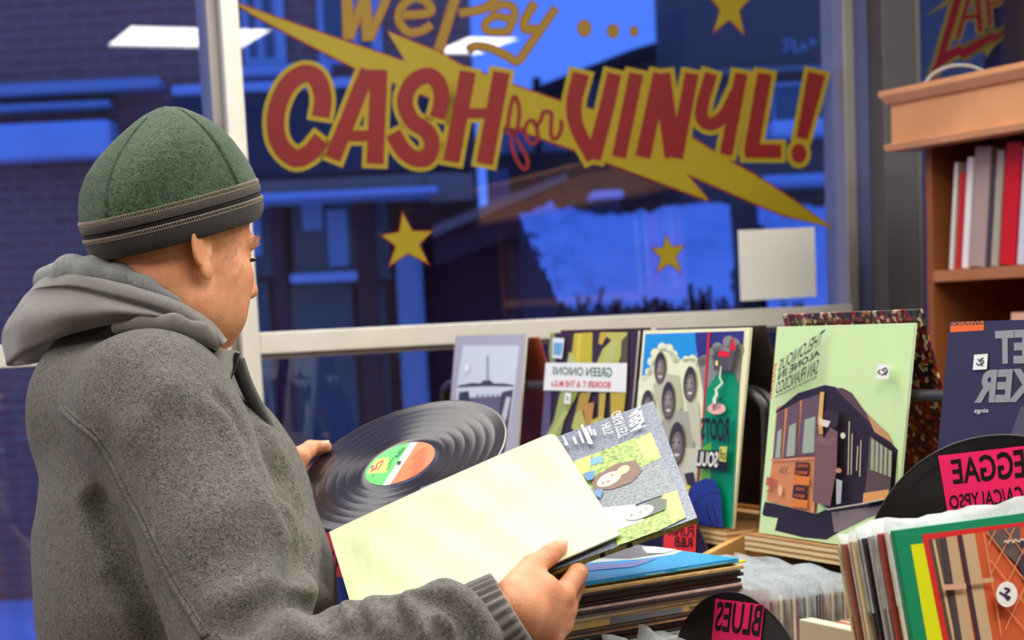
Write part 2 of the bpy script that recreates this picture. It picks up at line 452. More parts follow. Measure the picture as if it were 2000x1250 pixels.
letters = {
 'C': ([([(548, 715), (562, 600), (525, 480), (440, 452), (340, 530), (278, 690), (290, 860), (385, 965), (480, 935), (555, 850)], 108, 5)], c2),
 'A': ([([(840, 430), (785, 560), (622, 970)], 98, 0), ([(905, 430), (893, 700), (880, 1000)], 104, 0), ([(720, 830), (880, 830)], 66, 0), ([(800, 470), (940, 470)], 88, 0)], c2),
 'S': ([([(1262, 722), (1288, 600), (1262, 500), (1195, 462), (1105, 510), (1062, 620), (1105, 735), (1195, 800), (1228, 880), (1195, 965), (1110, 962), (1040, 900), (990, 812)], 98, 5)], c2),
 'H': ([([(1447, 438), (1345, 988)], 100, 0), ([(1652, 442), (1548, 1000)], 102, 0), ([(1390, 692), (1610, 692)], 62, 0)], c2),
 'V': ([([(398, 428), (358, 600), (375, 740), (468, 925)], (98, 78), 6), ([(592, 428), (545, 640), (468, 925)], (84, 90), 0)], c3),
 'I': ([([(720, 428), (618, 915)], 84, 0)], c3),
 'N': ([([(862, 428), (757, 915)], 90, 0), ([(868, 428), (932, 915)], 98, 0), ([(1042, 428), (950, 920)], 80, 0)], c3),
 'Y': ([([(1155, 428), (1105, 600), (1102, 690), (1160, 722), (1235, 665), (1300, 540)], 74, 5), ([(1330, 428), (1240, 900)], 74, 0)], c3),
 'L': ([([(1466, 428), (1384, 890)], 84, 0), ([(1350, 878), (1562, 880)], 80, 0)], c3),
 '!': ([([(1768, 428), (1682, 805)], (104, 66), 0)], c3),
}
for ch, (st, f) in letters.items():
    sc = 3.125 if f is c2 else 2.976
    a = wart()
    a.lay = 3
    dot = [(c3([(1664, 893)])[0])] if ch == '!' else []
    for i_, (pts, w, sm) in enumerate(st):
        w2_ = (w[0] + 54, w[1] + 54) if isinstance(w, tuple) else w + 54
        a.stroke(f(pts), tuple(x / sc for x in w2_) if isinstance(w2_, tuple) else w2_ / sc, YEL, sm=sm, cap=9, lay=3.4 + 0.2 * i_)
    for d in dot: a.ell(d[0], d[1], 24, 29, YEL, lay=4)
    for i_, (pts, w, sm) in enumerate(st):
        a.stroke(f(pts), tuple(x / sc for x in w) if isinstance(w, tuple) else w / sc, RED, sm=sm, lay=5 + 0.2 * i_)
    for d in dot: a.ell(d[0], d[1], 15, 19, RED, lay=5)
    a.build('painted_letter', sign)
a = wart(); a.lay = 5
for pts in ([(285, 760), (305, 600), (350, 400), (400, 450), (415, 600), (385, 760), (330, 860), (350, 1000), (420, 1150), (490, 1195), (505, 1090), (440, 960), (385, 860)],
            [(265, 780), (350, 800), (460, 740)], [(560, 640), (500, 690), (480, 800), (540, 910), (612, 880), (612, 740), (565, 645)],
            [(600, 730), (655, 650), (685, 560), (770, 575), (768, 700), (772, 830), (830, 850), (878, 760), (880, 650)]):
    a.stroke(c5(pts), 7.5, RED, sm=5, lay=6)
a.build('painted_word', sign)
for k, strokes in enumerate([
    [([(112, -60), (122, 232)], 58), ([(128, 225), (222, -40)], 44), ([(215, -60), (238, 240)], 58), ([(245, 232), (360, -40)], 44)],
    [([(428, 92), (600, 76), (592, 20), (510, -12), (432, 50), (424, 130), (480, 192), (560, 180), (610, 148)], 42)],
    [([(768, -60), (655, 302)], 52), ([(780, 78), (900, 58), (972, 20), (992, -40)], 42)],
    [([(960, 62), (1030, 28), (1090, 40), (1104, 95), (1062, 195)], 36), ([(1080, 112), (990, 97), (932, 140), (952, 186), (1062, 190)], 34)],
    [([(1222, 20), (1166, 120), (1172, 172), (1235, 170)], 42), ([(1347, 50), (1200, 260), (1122, 362), (1062, 332), (960, 285), (880, 272), (838, 292)], 38)]]):
    a = wart(); a.lay = 1
    for i_, (pts, w) in enumerate(strokes): a.stroke(c4(pts), (w + 16) / 3.03, BRN, sm=5 if len(pts) > 2 else 0, lay=1.5 + 0.2 * i_, cap=2)
    for i_, (pts, w) in enumerate(strokes): a.stroke(c4(pts), w / 3.03, YEL2, sm=5 if len(pts) > 2 else 0, lay=3 + 0.2 * i_)
    a.build('painted_letter', sign)
for x, y, rx, ry in ((1141, 55.5, 12.5, 15), (1197, 61, 10, 12.5), (1238, 61, 6.6, 9)):
    a = wart(); a.ell(x, y, rx + 2, ry + 2, BRN); a.ell(x, y, rx, ry, YEL2); a.build('painted_dot', sign)
def star5(tips, ctr, k=0.42):
    out = []
    for i in range(5):
        p, q = np.array(tips[i]), np.array(tips[(i + 1) % 5]); out.append(tuple(p)); m_ = (p + q) / 2; c = np.array(ctr)
        out.append(tuple(c + (m_ - c) * (k / 0.809 * 1.0 + 0.0) * 1.0))
    return out
for tips, ctr, lab in (([(786, 417), (842, 452), (835, 514), (761, 518), (746, 460)], (795, 471), 'yellow star painted on the glass below the word Cash'),
                       ([(1300, 458), (1335, 480), (1331, 532), (1283, 531), (1273, 486)], (1305, 497), 'small yellow star painted over the snowy roof, below the word Vinyl'),
                       ([(1428, -38), (1467, -6), (1452, 66), (1394, 62), (1384, -8)], (1425, 10), 'yellow star at the very top of the glass, cut by the picture edge')):
    a = wart(); c = np.array(ctr)
    pt = star5(tips, ctr)
    a.poly([tuple(c + (np.array(p) - c) * 1.12) for p in pt], RED); a.poly(pt, YEL)
    o = a.build('painted_star', None); tag(o, lab, 'star', 'yellow stars painted on the window')
zap = thing('painted_shop_sign', 'red lettering with a jagged bolt on the small right-hand pane', 'sign', W(1.2, 2.3, 0.016))
ZR = mat('sign_crimson_paint', (118, 18, 40), 0.5, 0.3); ZY = mat('sign_dull_yellow_paint', (120, 106, 52), 0.5, 0.3)
zpoly = [(600, -90), (705, -90), (460, 710), (640, 620), (690, 665), (1090, 450), (1140, 490), (1350, 330), (1350, 370), (1120, 570), (1080, 540), (690, 800), (640, 740), (390, 900), (240, 1190), (190, 1190), (330, 830)]
a = wart(); a.stroke(cz(zpoly + zpoly[:1]), 15, ZY, lay=1); a.poly(cz([(400, 900), (640, 740), (700, 820), (1000, 690), (1010, 790), (1120, 640), (1360, 440), (1340, 330), (1060, 420), (690, 620)]), ZY, lay=1)
a.poly(cz([(500, -60), (440, 20), (170, 240), (330, 150), (560, 20)]), ZY, lay=1); a.poly(cz(zpoly), ZR, lay=3); a.build('painted_letter', zap)
for strokes in ([([(790, -90), (620, 515)], 52), ([(885, -90), (930, 430)], 66), ([(720, 235), (900, 222)], 54)],
                [([(1020, -90), (1058, 350)], 48), ([(1045, 62), (1150, 48), (1250, -20)], 34)]):
    a = wart()
    for i_, (pts, w) in enumerate(strokes): a.stroke(cz(pts), (w + 70) / 6.945, ZY, cap=5, lay=1.6 + 0.2 * i_)
    for i_, (pts, w) in enumerate(strokes): a.stroke(cz(pts), w / 6.945, ZR, lay=4 + 0.2 * i_)
    a.build('painted_letter', zap)
paper_m = mat('white_paper', (214, 212, 205), 0.8, 0.1, bump=(12, 0.2, 0.002))
pc = [Pplane(x, y, W(0, 1, 0.012), WN) for x, y in ((1441, 450), (1590, 446), (1594, 579), (1446, 588))]
o = MB().box(pc[3], pc[2] - pc[3], -WN * 0.002, pc[0] - pc[3]).build('paper_notice', paper_m)
tag(o, 'blank white paper square taped to the lower right of the window', 'paper')

# ================================================================== OUTSIDE
brick = bpy.data.materials.new('dusky_brick'); brick.use_nodes = True
_t = brick.node_tree; _bs = _t.nodes['Principled BSDF']; _bt = _t.nodes.new('ShaderNodeTexBrick'); _tc = _t.nodes.new('ShaderNodeTexCoord')
_mp = _t.nodes.new('ShaderNodeMapping'); _mp.inputs['Rotation'].default_value = (math.pi / 2, 0, 0)
_bt.inputs['Scale'].default_value = 1.0; _bt.inputs['Brick Width'].default_value = 0.22; _bt.inputs['Row Height'].default_value = 0.075; _bt.inputs['Mortar Size'].default_value = 0.008
_bt.inputs['Color1'].default_value = (0.66, 0.22, 0.12, 1); _bt.inputs['Color2'].default_value = (0.55, 0.18, 0.10, 1); _bt.inputs['Mortar'].default_value = (0.66, 0.34, 0.2, 1)
_t.links.new(_tc.outputs['Object'], _mp.inputs[0]); _t.links.new(_mp.outputs[0], _bt.inputs[0]); _t.links.new(_bt.outputs[0], _bs.inputs['Base Color'])
_bs.inputs['Roughness'].default_value = 0.9
snow = mat('snow', (235, 238, 245), 0.75, 0.2, noise=(1.2, 0.12), bump=(3, 0.5, 0.06))
frame_w = mat('white_window_frame', (225, 225, 225), 0.6)
navy = mat('dark_cladding', (150, 118, 92), 0.7, 0.3, noise=(0.8, 0.15))
navy2 = mat('slate_cladding', (180, 160, 140), 0.7, 0.3, noise=(0.8, 0.12))
pane_d = mat('dark_shop_glass', (104, 116, 106), 0.12, 0.6, noise=(1.5, 0.3))
tan_m = mat('tan_reflection', (210, 158, 120), 0.7, noise=(1, 0.1))
brown_m = mat('brown_awning_and_reflection', (206, 150, 112), 0.7, noise=(1, 0.1))
dkwood = mat('dark_timber', (128, 62, 54), 0.7)
sign_dk = mat('dark_fascia', (104, 84, 76), 0.6, noise=(1.5, 0.2))
pale_m = mat('pale_render', (200, 205, 205), 0.7)
def fb(x0, y0, x1, y1, Y, dep, m, name, parent, b=0.0):
    a0, a1 = P(x0, y1, Y), P(x1, y0, Y)
    xm = (x0 + x1) / 2; z1, z0 = P(xm, y0, Y)[2], P(xm, y1, Y)[2]
    X0, X1 = P(x0, (y0 + y1) / 2, Y)[0], P(x1, (y0 + y1) / 2, Y)[0]
    mb = MB()
    if b: mb.bbox((X0, Y, z0), (X1 - X0, 0, 0), (0, dep, 0), (0, 0, z1 - z0), b)
    else: mb.box((X0, Y, z0), (X1 - X0, 0, 0), (0, dep, 0), (0, 0, z1 - z0))
    return mb.build(name, m, parent)
GZ = -0.3
MB().box((-25, 3.0, GZ - 0.1), (50, 0, 0), (0, 40, 0), (0, 0, 0.1))
_v = [W(-14, GZ, 0.15), W(14, GZ, 0.15), W(14, GZ, 26), W(-14, GZ, 26)]
struct(obj('street_ground', _v + [v - np.array([0, 0, 0.2]) for v in _v], [(0, 1, 2, 3), (7, 6, 5, 4), (0, 4, 5, 1), (1, 5, 6, 2), (2, 6, 7, 3), (3, 7, 4, 0)], snow))
# brick building across the street
YB = 12.0
bb = thing('brick_building', 'purple-brown brick building with a shop below, seen through the left of the window', 'building', (P(300, 600, YB)[0], YB, GZ))
xr = P(917, 100, YB)[0]
obj('wall', *(lambda m: (m.V, m.F))(MB().box((-7.5, YB, GZ), (xr + 7.5, 0, 0), (0, 1.5, 0), (0, 0, 7.5))), brick, bb)
for (x0, x1, mid) in ((470, 552, 503), (618, 742, 690), (300, 316, 308)):
    if x1 - x0 < 40: continue
    w_ = fb(x0, -120, x1, 124, YB - 0.06, 0.05, frame_w, 'window_frame', bb)
    for s0, s1 in ((x0 + 12, mid - 8), (mid + 8, x1 - 22)):
        fb(s0, -110, s1, 112, YB - 0.075, 0.03, pane_d, 'pane', w_)
fb(-60, 158, 312, 180, YB - 0.25, 0.24, pale_m, 'ledge', bb, 0.02)
fb(-60, 200, 215, 214, YB - 0.2, 0.19, pale_m, 'ledge', bb, 0.02)
fb(-60, 238, 218, 310, YB - 0.35, 0.3, snow, 'snow_cap', bb, 0.04)
fb(440, 124, 645, 146, YB - 0.2, 0.19, frame_w, 'sill', bb, 0.02)
fb(332, 153, 905, 173, YB - 0.6, 0.58, snow, 'snow_cap', bb, 0.03)
fb(335, 173, 912, 345, YB - 0.55, 0.53, sign_dk, 'fascia', bb, 0.03)
fb(450, 345, 905, 372, YB - 0.62, 0.6, brown_m, 'painted_reflection_strip', bb, 0.01)  # brown strip standing in for the bookcase cornice reflected in the glass
fb(835, 340, 925, 392, YB - 0.66, 0.6, tan_m, 'painted_reflection_panel', bb, 0.01)  # tan end of the same reflection, built as a panel
fb(440, 372, 856, 386, YB - 0.8, 0.75, snow, 'snow_cap', bb, 0.02)
for x0, x1 in ((300, 538), (566, 700), (722, 764)):
    f_ = fb(x0, 388, x1, 900, YB - 0.2, 0.1, dkwood, 'window_frame', bb)
    fb(x0 + 6, 392, x1 - 4, 545, YB - 0.23, 0.05, pane_d, 'pane', f_); fb(x0 + 6, 556, x1 - 4, 890, YB - 0.23, 0.05, pane_d, 'pane', f_)
fb(540, 388, 566, 900, YB - 0.3, 0.2, dkwood, 'pilaster', bb); fb(702, 388, 740, 900, YB - 0.3, 0.2, dkwood, 'pilaster', bb)
fb(566, 532, 698, 551, YB - 0.4, 0.3, snow, 'snow_cap', bb, 0.02)
fb(782, 460, 832, 900, YB - 0.35, 0.3, pale_m, 'pilaster', bb)
fb(842, 450, 1000, 900, YB - 0.1, 0.1, dkwood, 'door_panel', bb)
for x0, z0, z1 in ((590, 395, 450), (640, 410, 520), (470, 420, 500), (250, 420, 520)):
    fb(x0, z0, x0 + 40, z1, YB - 0.26, 0.02, pale_m, 'poster', bb)
# sloping awning at the corner
aw = bb
q = [P(845, 462, 11.2), P(1108, 352, 11.2), P(1108, 336, 11.2), P(845, 442, 11.2)]
q2 = [v + np.array([0, 1.0, 0.0]) for v in q]
obj('awning_canopy', q + q2, [(0, 1, 2, 3), (7, 6, 5, 4), (0, 4, 5, 1), (1, 5, 6, 2), (2, 6, 7, 3), (3, 7, 4, 0)], brown_m, aw)
q = [P(850, 465, 11.3), P(1105, 356, 11.3), P(1105, 420, 11.3), P(850, 520, 11.3)]; q2 = [v + np.array([0, 0.05, 0]) for v in q]
obj('awning_valance', q + q2, [(3, 2, 1, 0), (4, 5, 6, 7), (0, 4, 7, 3), (1, 2, 6, 5)], dkwood, aw)
# house with a gable
hs = thing('gabled_house', 'blue-lit house with a dark sloping gable behind the snowy roof', 'house', (P(1180, 600, 14)[0], 14, GZ))
def prism(pts, Y, dep, m, name, parent):
    f = [P(x, y, Y) for x, y in pts]; n = len(f); b_ = [v + np.array([0, dep, 0]) for v in f]
    Fc = [tuple(range(n)), tuple(range(n, 2 * n))[::-1]] + [((i + 1) % n, i, i + n, (i + 1) % n + n) for i in range(n)]
    return obj(name, f + b_, [x[::-1] for x in Fc], m, parent)
prism([(955, 180), (1060, 172), (1235, 108), (1336, 84), (1336, 1062), (955, 1062)], 14, 2.5, navy2, 'wall', hs)
prism([(1045, 170), (1235, 96), (1338, 66), (1338, 86), (1236, 118), (1048, 190)], 13.8, 2.8, sign_dk, 'roof', hs)
fb(1125, 150, 1172, 235, 13.95, 0.04, pane_d, 'window', hs); fb(960, 258, 1130, 300, 13.85, 0.14, snow, 'snow_cap', hs, 0.03)
fb(952, 300, 1336, 460, 13.75, 0.2, navy, 'lower_wall', hs); fb(958, 330, 996, 420, 13.6, 0.13, pale_m, 'post', hs)
pl = thing('utility_pole', 'thin dark pole standing far off behind the word for', 'pole', (P(1047, 600, 13.4)[0], 13.4, GZ))
MB().tube([(P(1047, 400, 13.4)[0], 13.4, GZ), P(1047, 152, 13.4)], 0.03).build('shaft', sign_dk, pl)
MB().tube([P(1040, 160, 13.4), P(1056, 158, 13.4)], 0.02).build('crossbar', sign_dk, pl)
# tall dark building on the right
tb = thing('dark_building', 'tall dark building filling the upper right of the big pane', 'building', (P(1490, 600, 11.5)[0], 11.5, GZ))
x0_, x1_ = P(1345, 300, 11.5)[0], P(2090, 300, 11.5)[0]
obj('wall', *(lambda m: (m.V, m.F))(MB().box((x0_, 11.5, GZ), (x1_ - x0_, 0, 0), (0, 2, 0), (0, 0, 7))), navy, tb)
f_ = fb(1508, 160, 1622, 236, 11.44, 0.05, frame_w, 'window_frame', tb); fb(1514, 166, 1608, 230, 11.42, 0.04, pane_d, 'pane', f_)
fb(1506, 232, 1650, 264, 11.2, 0.3, snow, 'snow_cap', tb, 0.03)
fb(1372, 130, 1650, 140, 11.4, 0.1, navy2, 'band', tb)
a = Art((x0_, 11.38, 1), np.array([1.0, 0, 0]), np.array([0, 0, 1.0]), 3, 5, eps=0.002)
for pts in ([(1545, 76), (1530, 80), (1542, 92), (1530, 102)], [(1550, 76), (1552, 100), (1562, 100)], [(1568, 84), (1566, 98), (1576, 96), (1570, 86)], [(1586, 76), (1584, 88), (1594, 82), (1586, 78)]):
    a.stroke(pts, 4, pale_m, lay=1)
a.build('wall_sign', tb)
# snowy low roofs
def snow_roof(name, label, tl, tr, br, bl, thick, wallz):
    c = (np.array(bl) + np.array(br)) / 2
    t = thing(name, label, 'roof', (c[0], c[1], GZ))
    n = 26; V = []; r_ = np.random.RandomState(3)
    tl, tr, br, bl = map(np.array, (tl, tr, br, bl))
    for i in range(n + 1):
        for j in range(n + 1):
            s, q = j / n, i / n
            p = (tl * (1 - s) + tr * s) * (1 - q) + (bl * (1 - s) + br * s) * q
            ed = min(1.0, 6 * min(s, 1 - s, q, 1 - q) + 0.2)
            h = thick * ed + 0.03 * math.sin(9 * s + 3 * q) * math.sin(7 * q + 2) + 0.012 * r_.randn() * (1 + 1.5 * (s < 0.25)) * (0.02 < q < 0.98)
            V.append(p + np.array([0, 0, h]))
    Fc = []
    for i in range(n):
        for j in range(n):
            a_ = i * (n + 1) + j; Fc.append((a_, a_ + n + 1, a_ + n + 2, a_ + 1))
    m0 = len(V); V += [tl, tr, br, bl]
    obj('snow_layer', V, Fc, snow, t, smooth=True)
    dz = np.array([0, 0, 0.12])
    V = [tl, tr, br, bl, tl - dz, tr - dz, br - dz, bl - dz]
    obj('roof_deck', V, [(0, 3, 2, 1), (4, 5, 6, 7), (0, 1, 5, 4), (1, 2, 6, 5), (2, 3, 7, 6), (3, 0, 4, 7)], sign_dk, t)
    V = [tl - dz, tr - dz, br - dz, bl - dz]; V += [np.array([v[0], v[1], GZ]) for v in V]
    obj('wall', V, [(0, 1, 5, 4), (1, 2, 6, 5), (2, 3, 7, 6), (3, 0, 4, 7)], sign_dk, t)
    return t
sr = snow_roof('snowy_roof', 'broad snow-covered roof with a short chimney, behind the small yellow star', P(1012, 424, 10.8), P(1425, 408, 10.8), P(1440, 612, 8.6), P(1092, 606, 8.6), 0.07, 0)
sr2 = snow_roof('snowy_roof', 'second snow-covered roof, cut off by the right mullion behind the paper', P(1478, 405, 11.0), P(1720, 395, 11.0), P(1760, 600, 9.2), P(1500, 606, 9.2), 0.06, 0)
fb(1482, 338, 1660, 366, 11.25, 0.3, snow, 'snow_cap', tb, 0.05)
fb(1160, 384, 1213, 440, 10.45, 0.3, sign_dk, 'chimney', sr, 0.02); fb(1153, 371, 1219, 388, 10.4, 0.4, snow, 'chimney_snow', sr, 0.03)
# dry stalks along the eaves
tw = MB(); r_ = np.random.RandomState(5)
for i in range(70):
    x = 1085 + r_.rand() * 350; h = 8 + 30 * r_.rand() * (1.6 if (1150 < x < 1190 or 1340 < x < 1400) else 0.8)
    b0 = P(x, 625, 8.4); tw.tube([b0, P(x + r_.randn() * 6, 610 - h, 8.4)], 0.01, 5)
o = tw.build('dry_stalks', sign_dk, sr); o['kind'] = 'stuff'

# ================================================================== BOOKCASE
EA = math.radians(62.8)
RE = np.array([math.cos(EA), -math.sin(EA), 0]); RN = np.array([math.sin(EA), math.cos(EA), 0])   # along the display rack, away from the aisle
ZU = np.array([0, 0, 1.0])
wood = mat('oak_bookcase', (176, 112, 62), 0.45, 0.4, noise=(7, 0.14))
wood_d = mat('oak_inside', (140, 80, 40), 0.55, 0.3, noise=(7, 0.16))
wood_l = mat('oak_moulding', (206, 146, 98), 0.4, 0.4, noise=(7, 0.1))
B0 = P(1808, 420, 4.05); B0[2] = 0
bc = thing('bookcase', 'tall wooden bookcase with a heavy cornice at the right edge', 'bookcase', B0)
zc0 = P(1808, 296, 4.05)[2]; zc1 = P(1808, 172, 4.05)[2]; L_ = 1.5; D_ = 0.30
def bk(s0, s1, t0, t1, z0, z1, m, name, b=0.002):
    return MB().bbox(B0 + RE * s0 + RN * t0 + ZU * z0, RE * (s1 - s0), RN * (t1 - t0), ZU * (z1 - z0), b).build(name, m, bc)
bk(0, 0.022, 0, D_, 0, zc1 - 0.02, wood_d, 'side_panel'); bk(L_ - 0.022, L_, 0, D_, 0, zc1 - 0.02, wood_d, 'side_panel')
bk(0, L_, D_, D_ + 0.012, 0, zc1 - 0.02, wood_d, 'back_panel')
zs1 = P(1815, 530, 4.05)[2]; zs0 = P(1815, 552, 4.05)[2]
for k in range(4): bk(0.022, L_ - 0.022, 0.0, D_, zs0 - 0.33 * k, zs1 - 0.33 * k, wood, 'shelf')
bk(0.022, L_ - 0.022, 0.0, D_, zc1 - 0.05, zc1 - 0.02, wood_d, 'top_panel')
# cornice profile (t outward, z)
prof = [(0.0, zc0 + 0.006), (-0.062, zc0 + 0.006), (-0.066, zc0 + 0.02), (-0.052, zc0 + 0.024), (-0.052, zc1 - 0.034), (-0.06, zc1 - 0.03), (-0.072, zc1 - 0.012), (-0.072, zc1), (0.0, zc1)]
mb = MB(); rings = []
for s0, ex in ((-1, 1), (L_ + 0.05, 0)):
    rings.append([B0 + RE * (t if s0 < 0 else s0) * (1 if s0 >= 0 else 1.0) + RN * t + ZU * z for t, z in prof])
mb.loft([rings[0], rings[1]]); mb.build('cornice', wood_l, bc)
mb = MB(); rings = [[B0 + RE * t + RN * s + ZU * z for t, z in prof] for s in (0, D_)]
for i, (t, z) in enumerate(prof): rings[0][i] = B0 + RE * t + RN * t + ZU * z
mb.loft(rings); mb.build('cornice_return', wood_l, bc)
bk(-0.05, L_, -0.05, -0.002, zc0 + 0.028, zc1 - 0.04, wood, 'frieze', 0.001)
hp = thing('wire_hoop', 'thin grey wire hoop standing on top of the wooden bookcase', 'hoop', B0 + RE * 0.0 + RN * 0.12 + ZU * zc1)
h0, h1, h2 = P(1806, 185, 4.1), P(1869, 126, 4.1), P(1940, 160, 4.1)
hc = P(1872, 175, 4.12); hc[2] = zc1 + 0.005; hh = P(1869, 128, 4.12)[2] - zc1 - 0.005
ring = [hc + np.array([1, 0, 0]) * 0.078 * math.cos(t) + ZU * hh * math.sin(t) for t in np.linspace(0, math.pi, 24)]
MB().tube(ring, 0.0045, 8).build('hoop', mat('grey_wire', (150, 148, 145), 0.4, 0.5, 0.3), hp, smooth=True)
def book(s, th, h, dep, z, lean, cover, spine_lab, kind, group):
    """book standing at s along the shelf, spine towards the aisle"""
    ax = nrm(RE * math.cos(lean) - ZU * math.sin(lean)); up = nrm(RE * math.sin(lean) + ZU * math.cos(lean))
    o0 = B0 + RE * s + RN * 0.02 + ZU * (z + max(0, math.sin(lean)) * th + 0.001)
    t = thing(kind, spine_lab, 'book', o0, group)
    mb = MB(); c = 0.0025
    mb.bbox(o0, ax * c, RN * dep, up * h, 0.0006); mb.bbox(o0 + ax * (th - c), ax * c, RN * dep, up * h, 0.0006); mb.bbox(o0 - RN * 0.002, ax * th, RN * c, up * h, 0.0006)
    mb.build('cover', cover, t)
    MB().box(o0 + ax * c + RN * c + up * 0.004, ax * (th - 2 * c), RN * (dep - 0.006), up * (h - 0.008)).build('pages', mat('book_pages', (226, 218, 200), 0.8, bump=(400, 0.3, 0.001)), t)
    return t
bz = zs1 - 0.33 + 0.33
books = [(0.055, .012, .238, (222, 214, 205), 'cream slim book, leftmost on the upper shelf of the bookcase'),
         (0.075, .018, .215, (196, 40, 20), 'short orange-red book beside the leftmost cream book'),
         (0.097, .020, .245, (232, 226, 220), 'white book left of the large grey-brown book on the upper shelf'),
         (0.121, .050, .262, (170, 148, 138), 'large grey-brown book standing tallest on the upper shelf'),
         (0.176, .010, .225, (70, 62, 70), 'thin dark book right of the large grey-brown book'),
         (0.190, .022, .250, (168, 158, 140), 'khaki-grey book left of the thick red book'),
         (0.217, .048, .262, (200, 16, 14), 'thick bright red book on the upper shelf of the bookcase'),
         (0.271, .024, .250, (205, 205, 215), 'pale book right of the thick red book'),
         (0.300, .030, .245, (60, 56, 66), 'charcoal book second right of the thick red book'),
         (0.335, .026, .255, (190, 180, 160), 'beige book at the picture edge on the upper shelf')]
for s, th, h, c, lab in books:
    book(s, th, h, .19, bz, 0.10, mat('book_%d_%d_%d' % c, c, 0.5), lab, 'book', 'books on the upper shelf')
for s, th, h, c, lab in ((0.13, .02, .20, (214, 170, 130), 'tan book, leftmost on the lower shelf of the bookcase'), (0.175, .026, .205, (205, 160, 128), 'light brown book, second from left on the lower shelf'),
                         (0.203, .016, .2, (180, 140, 120), 'thin pinkish-brown book, third from left on the lower shelf'), (0.236, .055, .225, (220, 165, 140), 'thick pale pink book on the lower shelf'), (0.30, .04, .215, (120, 60, 50), 'dark red-brown book on the lower shelf')):
    book(s, th, h, .19, bz - 0.33, 0.07, mat('book_%d_%d_%d' % c, c, 0.5), lab, 'book', 'books on the lower shelf')
# ================================================================== RECORD CABINET, DISPLAY AND RECORDS
O3 = np.array([0.3796, 2.642, 0.0])
def L(s, t, z): return O3 + RE * s + RN * t + ZU * z
ply_e = bpy.data.materials.new('plywood_edge'); ply_e.use_nodes = True
_t = ply_e.node_tree; _b = _t.nodes['Principled BSDF']; _tc = _t.nodes.new('ShaderNodeTexCoord'); _w = _t.nodes.new('ShaderNodeTexWave'); _r = _t.nodes.new('ShaderNodeValToRGB')
_w.wave_type = 'BANDS'; _w.bands_direction = 'Z'; _w.inputs['Scale'].default_value = 36; _w.inputs['Distortion'].default_value = 0.6
_r.color_ramp.elements[0].color = (*lin((168, 120, 70)), 1); _r.color_ramp.elements[1].color = (*lin((238, 208, 156)), 1)
_r.color_ramp.elements[0].position = 0.2; _r.color_ramp.elements[1].position = 0.55
_t.links.new(_tc.outputs['Object'], _w.inputs[0]); _t.links.new(_w.outputs[0], _r.inputs[0]); _t.links.new(_r.outputs[0], _b.inputs['Base Color']); _b.inputs['Roughness'].default_value = 0.6
pine = mat('pine_board', (206, 158, 92), 0.5, 0.3, noise=(9, 0.12))
pine_d = mat('brown_board', (132, 92, 44), 0.6, 0.3, noise=(9, 0.15))
cream_b = mat('cream_board', (232, 226, 190), 0.5, 0.3)
cab = thing('record_cabinet', 'plywood record cabinet whose open bins and raised ledge carry all the records', 'record cabinet', L(0, -0.3, 0))
def cb(s0, s1, t0, t1, z0, z1, m, name, b=0.002):
    return MB().bbox(L(s0, t0, z0), RE * (s1 - s0), RN * (t1 - t0), ZU * (z1 - z0), b).build(name, m, cab)
ZB, ZL = 0.75, 1.1545
SA, SB = -1.32, 1.25
cb(SA, SB, -0.665, 0.24, 0.70, ZB, pine, 'bin_floor'); cb(-0.045, 0.283, -0.20, -0.008, ZB + 0.001, 0.7875, pine, 'bin_riser'); cb(0.44, 0.79, -0.64, -0.486, ZB + 0.001, 0.7850, pine, 'bin_riser'); cb(-0.43, -0.095, -0.56, -0.47, ZB + 0.001, 0.7845, pine, 'bin_riser')
cb(SA, SB, -0.665, -0.645, 0.0, 0.699, pine, 'front_panel'); cb(SA, SB, -0.665, -0.648, ZB + 0.001, 0.93, pine, 'bin_front')
cb(SA, SA + 0.02, -0.644, 0.24, 0.0, 0.695, pine, 'side_panel'); cb(SB - 0.02, SB, -0.644, 0.24, 0.0, 0.695, pine, 'side_panel')
cb(SA, SB, 0.02, 0.04, ZB + 0.001, ZL - 0.03, pine_d, 'back_panel')
cb(-0.022, SB, -0.014, 0.24, ZL - 0.027, ZL - 0.0015, ply_e, 'ledge', 0.001)
cb(SA, -0.075, -0.012, 0.24, ZL - 0.027, ZL - 0.0015, ply_e, 'ledge', 0.001)
A_, B_ = P(1352, 1097, 2.64), P(1479, 1031, 2.73)
dv = B_ - A_; dh = nrm(np.array([dv[1], -dv[0], 0]))
MB().bbox(A_ - dh * 0.012, dv, dh * 0.014, -ZU * 0.22, 0.002).build('bin_divider', pine, cab)
q = Pz(1560, 1209, 1.085); s_ = float(np.dot(q - O3, RE)); t_ = float(np.dot(q - O3, RN))
cb(s_, s_ + 0.26, t_, t_ + 0.022, ZB + 0.001, 1.085, cream_b, 'bin_wall')
# black tube racks that hold the display sleeves
blk = mat('black_tube', (44, 42, 44), 0.4, 0.5)
def rack(label, s0, s1):
    t = thing('tube_rack', label, 'rack', L((s0 + s1) / 2, 0.06, ZL))
    for tt, tb in ((0.0485, 0.040), (0.0665, 0.10)):
        zt = 1.367
        pts = [L(s0, tb, ZL + 0.003), L(s0, tt, zt - 0.05), L(s0 + 0.012, tt, zt - 0.015), *[L(q, tt, zt) for q in np.linspace(s0 + 0.05, s1 - 0.05, 24)], L(s1 - 0.012, tt, zt - 0.015), L(s1, tt, zt - 0.05), L(s1, tb, ZL + 0.003)]
        MB().tube(smooth_path(pts, 5), 0.0078, 10).build('tube', blk, t, smooth=True)
rack('black tube rack behind the left sleeves, its bent end beside the castle sleeve', -1.22, -0.045)
rack('black tube rack behind the pale green tram sleeve and the dark blue sleeve', 0.02, 1.15)
cb(SA, SB, 0.18, 0.20, ZL, ZL + 0.03, pine, 'back_stop')
